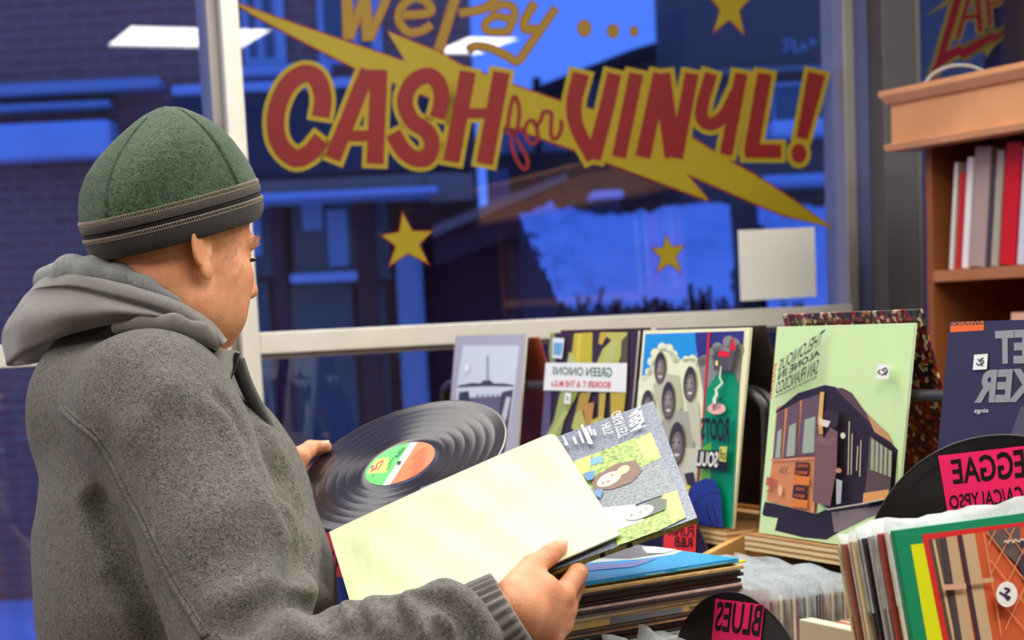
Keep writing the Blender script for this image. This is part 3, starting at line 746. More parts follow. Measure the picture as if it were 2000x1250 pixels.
# ------------------------------------------------------------------ sleeves on the ledge
LEAN = math.radians(8.17); SZ = 0.315
UPV = ZU * math.cos(LEAN) + RN * math.sin(LEAN)
def find_s(px):
    lo, hi = -2.0, 1.0
    for _ in range(60):
        m_ = (lo + hi) / 2
        x = proj(L(m_, 0, ZL) + UPV * SZ)[0, 0]
        if x < px: lo = m_
        else: hi = m_
    return lo
def sleeve(name, label, s0, base, group='sleeves displayed on the ledge', edge=(236, 230, 205), margin=0.0):
    o = L(s0, 0, ZL)
    t = thing(name, label, 'record sleeve', o + RE * SZ / 2, group)
    nb = nrm(np.cross(RE, UPV)); nb = nb if np.dot(nb, RN) > 0 else -nb
    MB().bbox(o + nb * 0.0005, RE * SZ, nb * 0.004, UPV * SZ, 0.001).build('card_sleeve', mat('sleeve_edge_%d_%d_%d' % edge, edge, 0.6), t)
    a = Art(o, RE, UPV, SZ, SZ, margin=margin)
    a.base(base)
    return t, a
def sticker(parent, ref, quad, marks, white=(240, 244, 240)):
    b = Art(ref.o + ref.n * 0.012 * 0 + ref.n * (ref.eps * (ref.lay + 2)), ref.eu, ref.ev, ref.su, ref.sv)
    b.poly(quad, col(white))
    for pts, w in marks: b.stroke(pts, w, col((40, 36, 44)), sm=3)
    return b.build('price_sticker', parent, 'white price sticker')
def back_sleeve(label, s0, front, inside, t_top=0.052, z_top=1.478, lean=17, art=None, dark_from=None):
    l = math.radians(lean); up = ZU * math.cos(l) - RN * math.sin(l)
    o = L(s0, t_top, z_top) - up * SZ
    t = thing('record_sleeve', label, 'record sleeve', o + RE * SZ / 2, 'sleeves leaning on the back of the tube racks')
    nb = nrm(np.cross(RE, up)); nb = nb if np.dot(nb, RN) > 0 else -nb
    MB().bbox(o, RE * SZ, nb * 0.004, up * SZ, 0.001).build('card_sleeve', front, t)
    return t, o, up, nb
# grey photo sleeve
sb = find_s(890)
t, a = sleeve('record_sleeve', 'grey sleeve with a black and white photograph, leftmost on the ledge', sb, col((178, 178, 192)), edge=(214, 210, 190))
K = lambda pts: cv(pts, 860, 620, 4.465)
a.poly(K([(200, 245), (690, 245), (640, 720), (560, 1200), (150, 1200), (140, 640)]), col((214, 226, 232)))
a.poly(K([(150, 600), (180, 590), (280, 570), (350, 575), (380, 548), (440, 548), (470, 575), (560, 575), (640, 590), (650, 604), (400, 600), (150, 612)]), col((70, 66, 84)))
a.poly(K([(165, 655), (250, 640), (262, 720), (280, 800), (150, 900)]), col((62, 58, 74)))
a.poly(K([(545, 650), (640, 630), (620, 760), (560, 1200), (420, 1200), (500, 760)]), col((74, 68, 90)))
for x in (320, 365, 410, 455, 500): a.poly(K([(x, 670), (x + 22, 668), (x + 16, 760), (x - 6, 760)]), col((150, 150, 168)))
a.poly(K([(270, 700), (540, 690), (500, 1200), (200, 1200)]), col((104, 100, 122))); a.stroke(K([(420, 330), (420, 550)]), 2.5, col((150, 155, 165)))
a.ell(*K([(245, 440)])[0], 5, 9, col((240, 244, 246))); a.poly(K([(590, 690), (630, 700), (520, 1200), (470, 1200)]), col((200, 204, 214)))
a.build('printed_front', t)
back_sleeve('rust red sleeve leaning behind the grey photograph sleeve', sb + 0.015, mat('rust_sleeve', (150, 62, 44), 0.5, noise=(10, 0.3)), None, z_top=1.458, t_top=0.062)
# yellow-green stalks
sg = find_s(1075)
t, a = sleeve('record_sleeve', 'sleeve with yellow-green stalks and a white title band reading Green Onions', sg, col((56, 40, 54)), edge=(222, 208, 208))
yg, yl, pg, dk = col((196, 182, 44)), col((216, 196, 70)), col((188, 196, 120)), col((44, 32, 44))
a.poly(K([(930, 130), (1000, 130), (1010, 400), (960, 400)]), col((150, 150, 90)))
a.poly(K([(1170, 140), (1330, 130), (1325, 400), (1110, 400), (1150, 300)]), yg); a.poly(K([(1200, 140), (1240, 140), (1220, 400), (1180, 400)]), yl)
a.poly(K([(1130, 300), (1180, 340), (1190, 400), (1110, 400)]), pg)
a.poly(K([(1400, 130), (1640, 130), (1560, 400), (1370, 400), (1420, 280), (1500, 200)]), col((190, 190, 90))); a.poly(K([(1400, 135), (1470, 135), (1420, 240), (1385, 230)]), col((200, 170, 60)))
a.poly(K([(1480, 240), (1560, 180), (1520, 380), (1420, 395)]), pg); a.poly(K([(1590, 200), (1650, 140), (1640, 400), (1580, 400)]), col((90, 80, 60)))
a.poly(K([(890, 640), (980, 640), (960, 1100), (880, 1100)]), col((90, 84, 120)))
a.poly(K([(1060, 640), (1220, 640), (1090, 900), (1040, 1100), (900, 1100), (1000, 900)]), col((160, 176, 96))); a.stroke(K([(1110, 820), (960, 1060)]), 8, pg)
for pts, c in (([(1230, 660), (1330, 650), (1290, 780), (1180, 880)], (176, 150, 60)), ([(1400, 660), (1460, 660), (1440, 860), (1390, 900)], (186, 168, 70)), ([(1500, 660), (1635, 655), (1610, 880), (1500, 900)], (190, 170, 56)),
               ([(1190, 850), (1250, 800), (1290, 960), (1220, 1060), (1160, 960)], (186, 190, 100)), ([(1260, 760), (1360, 740), (1340, 900), (1290, 960)], (190, 140, 70)), ([(1330, 900), (1420, 860), (1480, 900), (1400, 1080), (1280, 1100)], (196, 184, 80)), ([(1480, 880), (1600, 860), (1580, 1000), (1420, 1060)], (178, 170, 84))):
    a.poly(K(pts), col(c))
a.poly(K([(895, 397), (1650, 400), (1640, 655), (885, 636)]), col((236, 240, 240)))
a.text('GREEN ONIONS', K([(1520, 440), (998, 432), (1000, 500), (1518, 526)]), col((40, 104, 62)), 0.02)
a.text("BOOKER T. & THE M.G.s", K([(1508, 562), (990, 550), (992, 605), (1506, 620)]), col((206, 58, 36)), 0.02)
a.poly(K([(1003, 180), (1105, 185), (1085, 362), (1000, 355)]), col((222, 236, 244))); a.poly(K([(1012, 220), (1092, 226), (1080, 335), (1010, 330)]), col((110, 170, 214)))
a.build('printed_front', t)
sticker(t, a, K([(1088, 655), (1142, 660), (1134, 758), (1080, 750)]), [(K([(1098, 690), (1120, 700), (1100, 715), (1120, 725)]), 1.4)])
back_sleeve('dark brown sleeve leaning behind the yellow-green stalks sleeve', sg + 0.01, mat('brown_sleeve', (74, 48, 44), 0.5, noise=(10, 0.3)), None, z_top=1.470, t_top=0.060)
# five portraits and a castle
sr_ = find_s(1257)
t, a = sleeve('record_sleeve', 'cream-edged sleeve with grey portraits beside a green castle drawing', sr_, col((240, 240, 200)), edge=(236, 226, 180))
K = lambda pts: cv(pts, 1230, 620, 2.717)
crm, gsk = col((234, 240, 206)), col((142, 142, 138))
a.poly(K([(84, 88), (352, 80), (360, 330), (40, 330), (64, 318)]), col((38, 150, 226)))
for x, y, r in ((175, 160, 25), (210, 165, 24), (235, 195, 22), (250, 225, 20), (300, 222, 18), (335, 218, 20), (140, 190, 26), (120, 235, 24), (105, 290, 22), (80, 325, 18), (360, 235, 18)): a.ell(*K([(x, y)])[0], r / 2.717, r / 2.717, crm, lay=4)
a.poly(K([(170, 160), (240, 190), (260, 225), (345, 215), (390, 400), (390, 1120), (-10, 1120), (0, 320), (90, 320), (120, 240)]), crm, lay=4)
a.lay = 5
a.poly(K([(350, 80), (610, 72), (580, 400), (420, 400), (362, 215)]), col((52, 50, 128)))
for x, y, r in ((400, 225, 25), (455, 190, 35), (470, 160, 28), (530, 130, 32), (560, 140, 30), (580, 170, 30), (385, 240, 24)): a.ell(*K([(x, y)])[0], r / 2.717, r / 2.717, gsk, lay=7)
a.poly(K([(362, 215), (440, 200), (470, 150), (600, 150), (580, 420), (400, 520), (395, 400)]), gsk, lay=7); a.lay = 8
a.poly(K([(395, 560), (415, 380), (470, 300), (560, 290), (585, 360), (548, 1115), (372, 1115)]), col((0, 150, 108)))
a.poly(K([(393, 690), (440, 660), (436, 860), (380, 880)]), col((116, 196, 54)))
a.stroke(K([(428, 78), (418, 230), (402, 470), (385, 720), (368, 890)]), (5, 2), col((206, 40, 44)))
suit = [([(130, 360), (205, 300), (268, 308), (290, 480), (180, 560)], (196, 196, 168)), ([(310, 470), (372, 440), (390, 700), (330, 640)], (206, 206, 180)), ([(170, 560), (240, 490), (320, 500), (350, 690), (200, 720)], (176, 176, 158)),
        ([(60, 560), (140, 480), (200, 700), (60, 700)], (190, 190, 166)), ([(240, 760), (300, 690), (385, 700), (360, 900), (270, 890)], (212, 212, 190)), ([(300, 830), (350, 820), (365, 890), (320, 900)], (60, 54, 58))]
for pts, c in suit: a.poly(K(pts), col(c))
for x, y, rx, ry, r in ((172, 268, 30, 84, 0.06), (332, 352, 33, 92, 0.06), (220, 440, 34, 98, 0.04), (112, 470, 32, 84, 0.05), (270, 668, 40, 112, 0.05)):
    x, y = K([(x, y)])[0]; rx /= 2.717; ry /= 2.717
    a.ell(x, y, rx, ry, col((62, 54, 56)), r); lay = a.lay
    a.poly(ell(x + rx * 0.1, y + ry * 0.2, rx * 0.76, ry * 0.74, rot=r), col((122, 112, 108)), lay=lay + 1); a.ell(x + rx * 0.05, y + ry * 0.05, rx * 0.42, ry * 0.34, col((158, 148, 140)), lay=lay + 2)
    for e in (-0.32, 0.4): a.ell(x + rx * e, y - ry * 0.02, rx * 0.16, ry * 0.05, col((50, 44, 46)), lay=lay + 3)
    a.ell(x + rx * 0.12, y + ry * 0.56, rx * 0.34, ry * 0.07, col((236, 232, 226)), lay=lay + 3); a.ell(x + rx * 0.1, y + ry * 0.3, rx * 0.12, ry * 0.12, col((96, 86, 84)), lay=lay + 3); a.lay = lay + 3
# castle, path and lettering
ink = col((34, 32, 40))
a.poly(K([(472, 215), (492, 175), (558, 185), (566, 285), (474, 280)]), col((84, 80, 84))); a.poly(K([(556, 170), (592, 180), (566, 290), (545, 285)]), col((92, 88, 92)))
a.poly(K([(500, 180), (560, 186), (556, 214), (494, 208)]), col((226, 32, 44))); a.poly(K([(576, 105), (592, 178), (556, 172)]), col((226, 32, 44)))
a.poly(K([(484, 232), (498, 234), (496, 260), (482, 256)]), col((236, 232, 130))); a.stroke(K([(492, 175), (472, 215), (474, 282), (566, 288), (592, 178)]), 1, ink); a.stroke(K([(580, 85), (578, 110)]), 1.2, ink)
a.stroke(K([(515, 262), (508, 320), (522, 350), (488, 385), (492, 410), (478, 440), (484, 480)]), (2.4, 8), col((222, 240, 206)))
a.ell(*K([(492, 487)])[0], 18, 11, col((238, 186, 176))); a.text('The', K([(522, 428), (470, 450), (472, 498), (518, 488)]), ink, 0.01)
a.text('ROOTS', K([(562, 532), (410, 536), (412, 648), (560, 672)]), col((20, 34, 36)), 0.04)
a.poly(K([(398, 705), (556, 712), (548, 816), (388, 800)]), col((26, 24, 28))); a.text('SOUL', K([(506, 716), (398, 712), (390, 790), (500, 800)]), col((236, 240, 226)), 0.03)
a.poly(K([(512, 688), (552, 688), (546, 770), (508, 764)]), col((214, 214, 96))); a.text('of', K([(548, 705), (514, 700), (512, 752), (544, 760)]), ink, 0.01)
nb_ = col((38, 58, 140))
a.poly(K([(330, 940), (380, 880), (440, 856), (490, 865), (520, 940), (530, 1115), (360, 1100)]), nb_); a.stroke(K([(380, 1000), (420, 950), (490, 932), (522, 940)]), 1.6, ink); a.stroke(K([(438, 1000), (475, 985), (505, 1100)]), 2, ink); a.stroke(K([(440, 1010), (480, 1110)]), 2, ink)
a.poly(K([(296, 890), (360, 894), (345, 950), (320, 960)]), col((236, 226, 70)))
a.build('printed_front', t)
back_sleeve('very dark sleeve leaning behind the castle sleeve', sr_ + 0.015, mat('black_brown_sleeve', (52, 42, 44), 0.4, noise=(9, 0.35)), None, z_top=1.468, t_top=0.060)
# pale green tram sleeve
t, a = sleeve('record_sleeve', 'pale green sleeve with an orange tram and slanted black lettering', -0.003, col((208, 236, 176)), edge=(222, 240, 206))
blk_, org, pnk, gl = col((46, 36, 46)), col((214, 140, 92)), col((206, 150, 120)), col((120, 108, 116))
K = lambda pts: cv(pts, 1470, 600, 2.5)
a.poly(K([(60, 950), (110, 960), (310, 1010), (400, 970), (420, 1100), (360, 1135), (250, 1125), (110, 1090), (125, 1030), (60, 1020), (48, 1010)]), blk_)
a.poly(K([(385, 990), (700, 940), (690, 985), (560, 1030), (440, 1090), (400, 1100)]), col((134, 120, 120)))
a.poly(K([(330, 410), (460, 410), (600, 560), (710, 700), (690, 960), (390, 1000), (320, 940)]), blk_)
a.poly(K([(120, 490), (350, 400), (345, 750), (312, 1010), (70, 945), (100, 750)]), org)
a.poly(K([(115, 510), (225, 420), (355, 380), (410, 390), (470, 440), (715, 700), (700, 715), (600, 625), (455, 480), (370, 415), (240, 455), (120, 518)]), blk_)
a.poly(K([(405, 395), (445, 395), (490, 420), (560, 520), (640, 600), (690, 660), (660, 640), (540, 530)]), col((96, 70, 80)))
a.poly(K([(560, 515), (670, 620), (690, 665), (600, 610)]), col((196, 150, 104)))
for q in ([(125, 520), (160, 500), (145, 735), (104, 740)], [(178, 490), (235, 462), (222, 730), (155, 738)], [(250, 455), (335, 425), (325, 720), (228, 728)]):
    a.poly(K(q), col((104, 84, 96))); c = np.mean(q, 0)
    a.poly(K([tuple(c * 0.4 + np.array(p) * 0.6 + np.array([0, 45])) for p in q]), col((164, 176, 158)))
a.stroke(K([(350, 415), (338, 560), (345, 620)]), 8, col((222, 178, 104))); a.stroke(K([(100, 748), (325, 738)]), 3.5, col((220, 150, 116))); a.stroke(K([(318, 750), (305, 1005)]), 5, col((222, 160, 110)))
a.poly(K([(222, 757), (288, 760), (282, 826), (215, 818)]), col((60, 32, 30))); a.poly(K([(212, 870), (280, 878), (275, 940), (205, 930)]), col((60, 32, 30)))
a.poly(K([(215, 822), (292, 828), (290, 872), (212, 864)]), col((226, 130, 50))); a.poly(K([(205, 935), (282, 944), (280, 984), (200, 972)]), col((226, 130, 50)))
a.text('POWELL', K([(283, 768), (226, 764), (224, 782), (282, 788)]), col((224, 120, 60)), 0.01); a.text('MARKET', K([(282, 802), (222, 798), (220, 816), (280, 820)]), col((224, 120, 60)), 0.01)
a.text('HYDE', K([(268, 884), (228, 880), (226, 896), (266, 900)]), col((224, 120, 60)), 0.01); a.text('BEACH', K([(270, 916), (222, 910), (220, 928), (268, 934)]), col((224, 120, 60)), 0.01)
a.text('526', K([(188, 782), (148, 782), (146, 810), (186, 810)]), col((70, 50, 50)), 0.0); a.ell(*K([(152, 895)])[0], 4, 11, col((226, 190, 150)))
a.poly(K([(88, 830), (124, 836), (118, 880), (82, 870)]), col((196, 96, 76))); a.stroke(K([(84, 900), (118, 896)]), 1.5, col((110, 60, 60)))
a.poly(K([(592, 630), (705, 710), (700, 790), (690, 930), (560, 965), (575, 850)]), col((92, 74, 70)))
for i in range(5):
    x = 600 + i * 22; a.poly(K([(x, 640 + i * 14), (x + 16, 650 + i * 14), (x + 12, 800 + i * 8), (x - 4, 795 + i * 8)]), col((160, 166, 140)))
a.poly(K([(565, 910), (690, 890), (688, 935), (562, 965)]), col((222, 160, 90)))
for x, y0, y1 in ((497, 560, 820), (512, 620, 820), (540, 680, 800), (556, 650, 830), (350, 640, 790)): a.stroke(K([(x, y0), (x - 6, y1)]), 2, col((206, 190, 160)))
a.stroke(K([(390, 990), (560, 962), (690, 935)]), 3, col((190, 180, 160)))
# pole passengers, kept as plain shapes
a.poly(K([(372, 520), (400, 500), (452, 520), (440, 590), (400, 590)]), col((58, 44, 52))); a.poly(K([(352, 545), (410, 560), (395, 590), (360, 580)]), col((224, 216, 200)))
a.poly(K([(330, 620), (380, 640), (410, 590), (445, 610), (440, 800), (408, 975), (322, 950), (335, 700)]), col((124, 90, 90))); a.stroke(K([(345, 640), (400, 670), (430, 640)]), 11, col((136, 100, 98), 0.46))
a.poly(K([(440, 840), (470, 850), (462, 960), (440, 965)]), col((176, 178, 180))); a.ell(*K([(452, 800)])[0], 6, 5, col((198, 136, 108))); a.ell(*K([(474, 630)])[0], 5, 6, col((222, 218, 190)))
tb_ = col((44, 40, 44))
K3 = lambda pts: cv(pts, 1500, 620, 6.944)
a.text('THELONIOUS', K3([(875, 165), (255, 585), (232, 745), (800, 385)]), tb_, 0.015)
a.text('ALONE IN', K3([(795, 440), (245, 740), (222, 870), (800, 520)]), tb_, 0.025)
a.text('SAN FRANCISCO', K3([(790, 570), (215, 895), (195, 1055), (765, 775)]), tb_, 0.01)
a.text('SOLO PIANO BY THELONIOUS MONK', K3([(760, 795), (190, 1075), (188, 1105), (757, 835)]), tb_, 0.02)
a.text('RIVERSIDE', K3([(222, 630), (150, 1130), (128, 1125), (172, 650)]), col((214, 120, 90)), 0.03)
a.build('printed_front', t)
sticker(t, a, [(1715, 711), (1739, 712), (1736, 741), (1712, 739)], [([(1732, 719), (1723, 722), (1731, 727), (1722, 733)], 2.2), ([(1720, 722), (1716, 728), (1721, 731)], 2), ([(1729, 718), (1734, 724), (1729, 733)], 1.8)])
# dark blue sleeve
sc_ = find_s(1855)
t, a = sleeve('record_sleeve', 'dark blue sleeve with tall grey lettering at the right edge', sc_, col((52, 50, 78)), edge=(120, 124, 160))
K = lambda pts: cv(pts, 1700, 580, 2.977)
a.poly(K([(466, 168), (662, 160), (660, 194), (466, 206)]), col((236, 112, 40))); a.text('RIVERSIDE', K([(660, 138), (472, 148), (472, 166), (660, 158)]), col((226, 130, 60)), 0.02)
gy = col((150, 152, 158))
a.text('CHET', K([(1190, 172), (728, 196), (732, 392), (1180, 385)]), gy, 0.045); a.text('BAKER', K([(1190, 405), (628, 426), (608, 616), (1180, 606)]), gy, 0.045)
a.text('sings', K([(692, 648), (610, 650), (608, 682), (690, 680)]), col((226, 228, 226)), 0.01)
a.poly(K([(880, 640), (1190, 600), (1190, 900), (800, 860)]), col((84, 84, 100)))
a.build('printed_front', t)
sticker(t, a, K([(604, 336), (684, 330), (678, 420), (596, 425)]), [(K([(660, 355), (640, 365), (662, 378), (632, 398), (618, 385)]), 2.4), (K([(625, 362), (640, 375), (655, 405)]), 2.2)])
back_sleeve('dark patterned sleeve leaning behind the dark blue sleeve', sc_ + 0.02, mat('black_brown_sleeve', (52, 42, 44)), None, z_top=1.462, t_top=0.060)
# patterned sleeve behind the tram sleeve
orn = bpy.data.materials.new('ornate_print'); orn.use_nodes = True
_t = orn.node_tree; _b = _t.nodes['Principled BSDF']; _tc = _t.nodes.new('ShaderNodeTexCoord'); _v = _t.nodes.new('ShaderNodeTexVoronoi'); _r = _t.nodes.new('ShaderNodeValToRGB'); _n = _t.nodes.new('ShaderNodeTexNoise'); _mx = _t.nodes.new('ShaderNodeMix')
_v.inputs['Scale'].default_value = 150; _n.inputs['Scale'].default_value = 40; _n.inputs['Detail'].default_value = 3
_r.color_ramp.interpolation = 'CONSTANT'
cols_ = [(54, 22, 30), (150, 34, 40), (40, 34, 30), (170, 120, 50), (128, 28, 40), (60, 74, 40), (206, 186, 150), (84, 26, 60)]
_e = _r.color_ramp.elements; _e[0].color = (*lin(cols_[0]), 1); _e[1].position = 0.16; _e[1].color = (*lin(cols_[1]), 1)
for i in range(2, 8):
    q = _e.new(0.12 * i + 0.06); q.color = (*lin(cols_[i]), 1)
_sp = _t.nodes.new('ShaderNodeSeparateColor'); _t.links.new(_tc.outputs['Object'], _v.inputs[0]); _t.links.new(_v.outputs['Color'], _sp.inputs[0]); _t.links.new(_sp.outputs[0], _r.inputs[0])
_t.links.new(_r.outputs[0], _b.inputs['Base Color']); _b.inputs['Roughness'].default_value = 0.35
t, o_, up_, nb_v = back_sleeve('sleeve densely patterned in red and brown behind the pale green tram sleeve', 0.0, orn, None, t_top=0.052, z_top=1.484)
# ------------------------------------------------------------------ divider discs and cards
vinyl = bpy.data.materials.new('black_vinyl'); vinyl.use_nodes = True
_t = vinyl.node_tree; _b = _t.nodes['Principled BSDF']; _tc = _t.nodes.new('ShaderNodeTexCoord'); _tn = _t.nodes.new('ShaderNodeTangent')
_tn.direction_type = 'RADIAL'; _tn.axis = 'Z'; _t.links.new(_tn.outputs[0], _b.inputs['Tangent'])
_b.inputs['Base Color'].default_value = (0.016, 0.013, 0.015, 1); _b.inputs['Roughness'].default_value = 0.30; _b.inputs['Anisotropic'].default_value = 0.9; _b.inputs['Specular IOR Level'].default_value = 1.0; _b.inputs['IOR'].default_value = 1.6
_ln = _t.nodes.new('ShaderNodeVectorMath'); _ln.operation = 'LENGTH'; _sxy = _t.nodes.new('ShaderNodeVectorMath'); _sxy.operation = 'MULTIPLY'; _sxy.inputs[1].default_value = (1, 1, 0)
_sc = _t.nodes.new('ShaderNodeMath'); _sc.operation = 'MULTIPLY'; _sc.inputs[1].default_value = 1.0
_nz = _t.nodes.new('ShaderNodeTexNoise'); _nz.noise_dimensions = '1D'; _nz.inputs['Scale'].default_value = 700; _nz.inputs['Detail'].default_value = 2
_mr = _t.nodes.new('ShaderNodeMapRange'); _mr.inputs[1].default_value = 0.35; _mr.inputs[2].default_value = 0.65; _mr.inputs[3].default_value = 0.25; _mr.inputs[4].default_value = 0.30
_t.links.new(_tc.outputs['Object'], _sxy.inputs[0]); _t.links.new(_sxy.outputs[0], _ln.inputs[0]); _t.links.new(_ln.outputs['Value'], _sc.inputs[0]); _t.links.new(_sc.outputs[0], _nz.inputs['W'])
_t.links.new(_nz.outputs[0], _mr.inputs[0]); _t.links.new(_mr.outputs[0], _b.inputs['Roughness'])
def disc_mesh(name, c, n, parent, tracks=(0.062, 0.079, 0.096, 0.108, 0.124, 0.137), mt=None):
    """record: lathe profile with band gaps, dead wax and rim; object axis Z along n"""
    pr = [(0.0035, 0.0008), (0.051, 0.0008), (0.0515, 0.0010), (0.060, 0.0009)]
    for r in tracks: pr += [(r - 0.0007, 0.0011), (r, 0.00103), (r + 0.0007, 0.0011)]
    pr += [(0.146, 0.0011), (0.148, 0.0014), (0.1505, 0.0012), (0.151, 0.0003)]
    seg = 128; V = []; Fc = []
    full = pr + [(r, -z) for r, z in pr[::-1]]
    for r, z in full:
        for j in range(seg):
            q = 2 * math.pi * j / seg; V.append((r * math.cos(q), r * math.sin(q), z))
    m_ = len(full)
    for i in range(m_):
        for j in range(seg):
            a_, b_ = i * seg + j, i * seg + (j + 1) % seg; c_, d_ = ((i + 1) % m_) * seg + (j + 1) % seg, ((i + 1) % m_) * seg + j
            Fc.append((a_, d_, c_, b_)[::-1])
    me = bpy.data.meshes.new(name); me.from_pydata(V, [], Fc); me.materials.append(mt or vinyl); me.polygons.foreach_set('use_smooth', [True] * len(Fc)); me.update()
    o = bpy.data.objects.new(name, me); COL.objects.link(o); o.parent = parent
    R_ = Vector(tuple(n)).to_track_quat('Z', 'Y').to_matrix().to_4x4()
    o.matrix_local = Matrix.Translation(np.asarray(c) - wloc(parent)) @ R_
    return o
PINK = mat('fluorescent_pink_card', (255, 40, 110), 0.6, 0.2); REDC = mat('fluorescent_red_card', (250, 66, 66), 0.6, 0.2); MARK = mat('marker_ink', (24, 10, 14), 0.5, 0.3)
def divider(label, top, d, n, texts, quad, card, group='record dividers with handwritten cards'):
    """old record used as a divider: top point of its rim, direction along it, normal towards us"""
    c = np.asarray(top, float) - ZU * 0.151
    t = thing('record_divider', label, 'divider', c - ZU * 0.151, group)
    disc_mesh('disc', c, n, t, mt=mat('dull_vinyl', (24, 21, 23), 0.32, 0.35))
    a = Art(c + n * 0.0020 - d * 0.4 - ZU * 0.4, d, ZU, 0.8, 0.8, eps=0.0004)
    a.poly(quad, card)
    for s, q, b in texts:
        if s: a.text(s, q, MARK, b)
        else: a.stroke(q, b, MARK)
    a.build('lettered_card', t, 'bright lettered card')
    return t
nd = -RN
tp = P(1440, 1157, 1.95)
divider('black record with a pink card lettered Blues, at the bottom of the picture', tp, RE, nd, [('BLUES', [(1492, 1182), (1402, 1174), (1396, 1232), (1484, 1244)], 0.02)],
        [(1398, 1169), (1494, 1181), (1482, 1290), (1388, 1275)], PINK)
d2 = np.array([math.cos(0.10), -math.sin(0.10), 0]); n2 = np.array([-math.sin(0.10), -math.cos(0.10), 0])
tp = P(1948, 848, 1.97)
divider('black record with a pink card lettered Reggae, behind the green sleeve', tp, d2, n2, [('REGGAE', [(2026, 872), (1856, 898), (1862, 946), (2030, 930)], 0.02), ('SOCA/CALYPSO', [(2028, 944), (1852, 968), (1856, 994), (2030, 980)], 0.01)],
        [(1832, 890), (2040, 866), (2050, 1000), (1852, 1010)], PINK)
tp = P(1291, 966, 2.83)
divider('black record with a red card lettered Soul and Funk behind the held album', tp, RE, nd, [('SOUL', [(1357, 1006), (1302, 1000), (1303, 1022), (1357, 1026)], 0.01), ('FUNK', [(1356, 1028), (1305, 1026), (1306, 1046), (1356, 1048)], 0.01), ('R&B', [(1354, 1050), (1318, 1048), (1319, 1068), (1354, 1070)], 0.01)],
        [(1298, 996), (1361, 1003), (1359, 1085), (1296, 1078)], REDC)
tp = P(632, 985, 2.62)
divider('black record with a red card glimpsed between the jacket and the paper sleeve', tp, RE, nd, [('', [(652, 1076), (650, 1092), (644, 1106)], 3.5), ('', [(660, 1080), (658, 1108)], 3.5), ('', [(676, 1082), (668, 1096), (676, 1110)], 3)],
        [(600, 1036), (682, 1044), (684, 1130), (604, 1120)], REDC)
# ------------------------------------------------------------------ records standing in the bins
pl_a = plastic_mat('clear_poly_sleeve', 0.58); pl_b = plastic_mat('cloudy_poly_sleeve', 0.78)
edge_cols = [(226, 214, 180), (200, 190, 170), (150, 120, 84), (60, 54, 66), (196, 60, 70), (170, 150, 120), (216, 206, 190), (120, 104, 92), (70, 60, 58), (230, 226, 214), (150, 60, 44), (96, 110, 120)]
def lp(name, label, o, ex, nn, up, cover, group, poly=None, ph=0.325, thick=0.0035, edge_lab=None, seed=0, wav=0.004):
    """record in a card sleeve; o = lower front corner, ex along it, nn its back direction, up its (leaning) height"""
    t = thing(name, label, 'record', o + ex * SZ / 2, group)
    MB().bbox(o, ex * SZ, nn * thick, up * SZ, 0.0008).build('card_sleeve', cover, t)
    if poly is not None:
        r_ = np.random.RandomState(seed); n = 14; h0 = 0.24
        rows = []
        ph_ = [r_.rand() * 6 for _ in range(4)]
        for f in (0, 1):
            for i, h in enumerate((h0, 0.28, SZ, SZ + (ph - SZ) * 0.5, ph)):
                row = []
                for j in range(n + 1):
                    x = j / n; k = max(0, (h - SZ) / 0.012)
                    w_ = wav * k * (math.sin(9 * x + ph_[0]) + 0.6 * math.sin(23 * x + ph_[1]))
                    hz = h + (0.004 * math.sin(7 * x + ph_[2]) + 0.003 * math.sin(19 * x + ph_[3])) * (1 if i == 4 else 0.3 if i == 3 else 0)
                    row.append(o + ex * (-0.002 + x * (SZ + 0.004)) + nn * ((-0.0008 if f == 0 else thick + 0.0008) * (1 if i < 3 else 0.6) + w_) + up * hz)
                rows.append(row)
        V = [p for r in rows for p in r]; Fc = []; m_ = n + 1
        for b in (0, 5):
            for i in range(4):
                for j in range(n):
                    q = ((b + i) * m_ + j, (b + i) * m_ + j + 1, (b + i + 1) * m_ + j + 1, (b + i + 1) * m_ + j); Fc.append(q if b == 0 else q[::-1])
        obj('poly_sleeve', V, Fc, poly, t, smooth=True, label='clear plastic outer sleeve')
    return t
def ec(i): c = edge_cols[i % len(edge_cols)]; return mat('card_%d_%d_%d' % c, c, 0.6, noise=(30, 0.08))
# bin against the ledge (its right-hand ends show under the plastic)
for i in range(24):
    tt = -0.018 - i * 0.0072; zz = 1.105 - SZ - 0.001 * (i % 3)
    ln = math.radians(3 + 2 * math.sin(i)); up = nrm(ZU * math.cos(ln) + RN * math.sin(ln) * 0.3)
    lp('bagged_record', 'record in a clear plastic sleeve, %s out from the plywood ledge' % ORD[i], L(-0.036 + 0.004 * math.sin(i * 2.1), tt, zz), RE, RN, ZU, ec(i * 5 + 3),
       'bagged records in the bin below the ledge', pl_a if i % 3 else pl_b, 0.328 + 0.004 * math.sin(i * 1.7), 0.0036, seed=i, wav=0.0010)
# records in front of it, orange and white edges
for i in range(11):
    tt = -0.022 - i * 0.0085
    c = [(236, 232, 220), (60, 50, 60), (238, 236, 226), (206, 110, 84), (70, 40, 44), (240, 238, 230), (226, 150, 110), (236, 230, 220), (226, 130, 90), (246, 244, 236), (238, 236, 230)][i]
    lp('bagged_record' if i < 4 else 'record', 'bright-edged record behind the cream bin wall, %s out from the ledge' % ORD[i], L(0.290 + 0.005 * math.sin(i * 1.9), tt, 1.068 - SZ + 0.0 * (i < 4)), RE, RN, ZU, mat('edge_%d_%d_%d' % c, c, 0.6),
       'records behind the cream bin wall', pl_a if i < 4 else None, 0.326, 0.0042, seed=60 + i, wav=0.002)
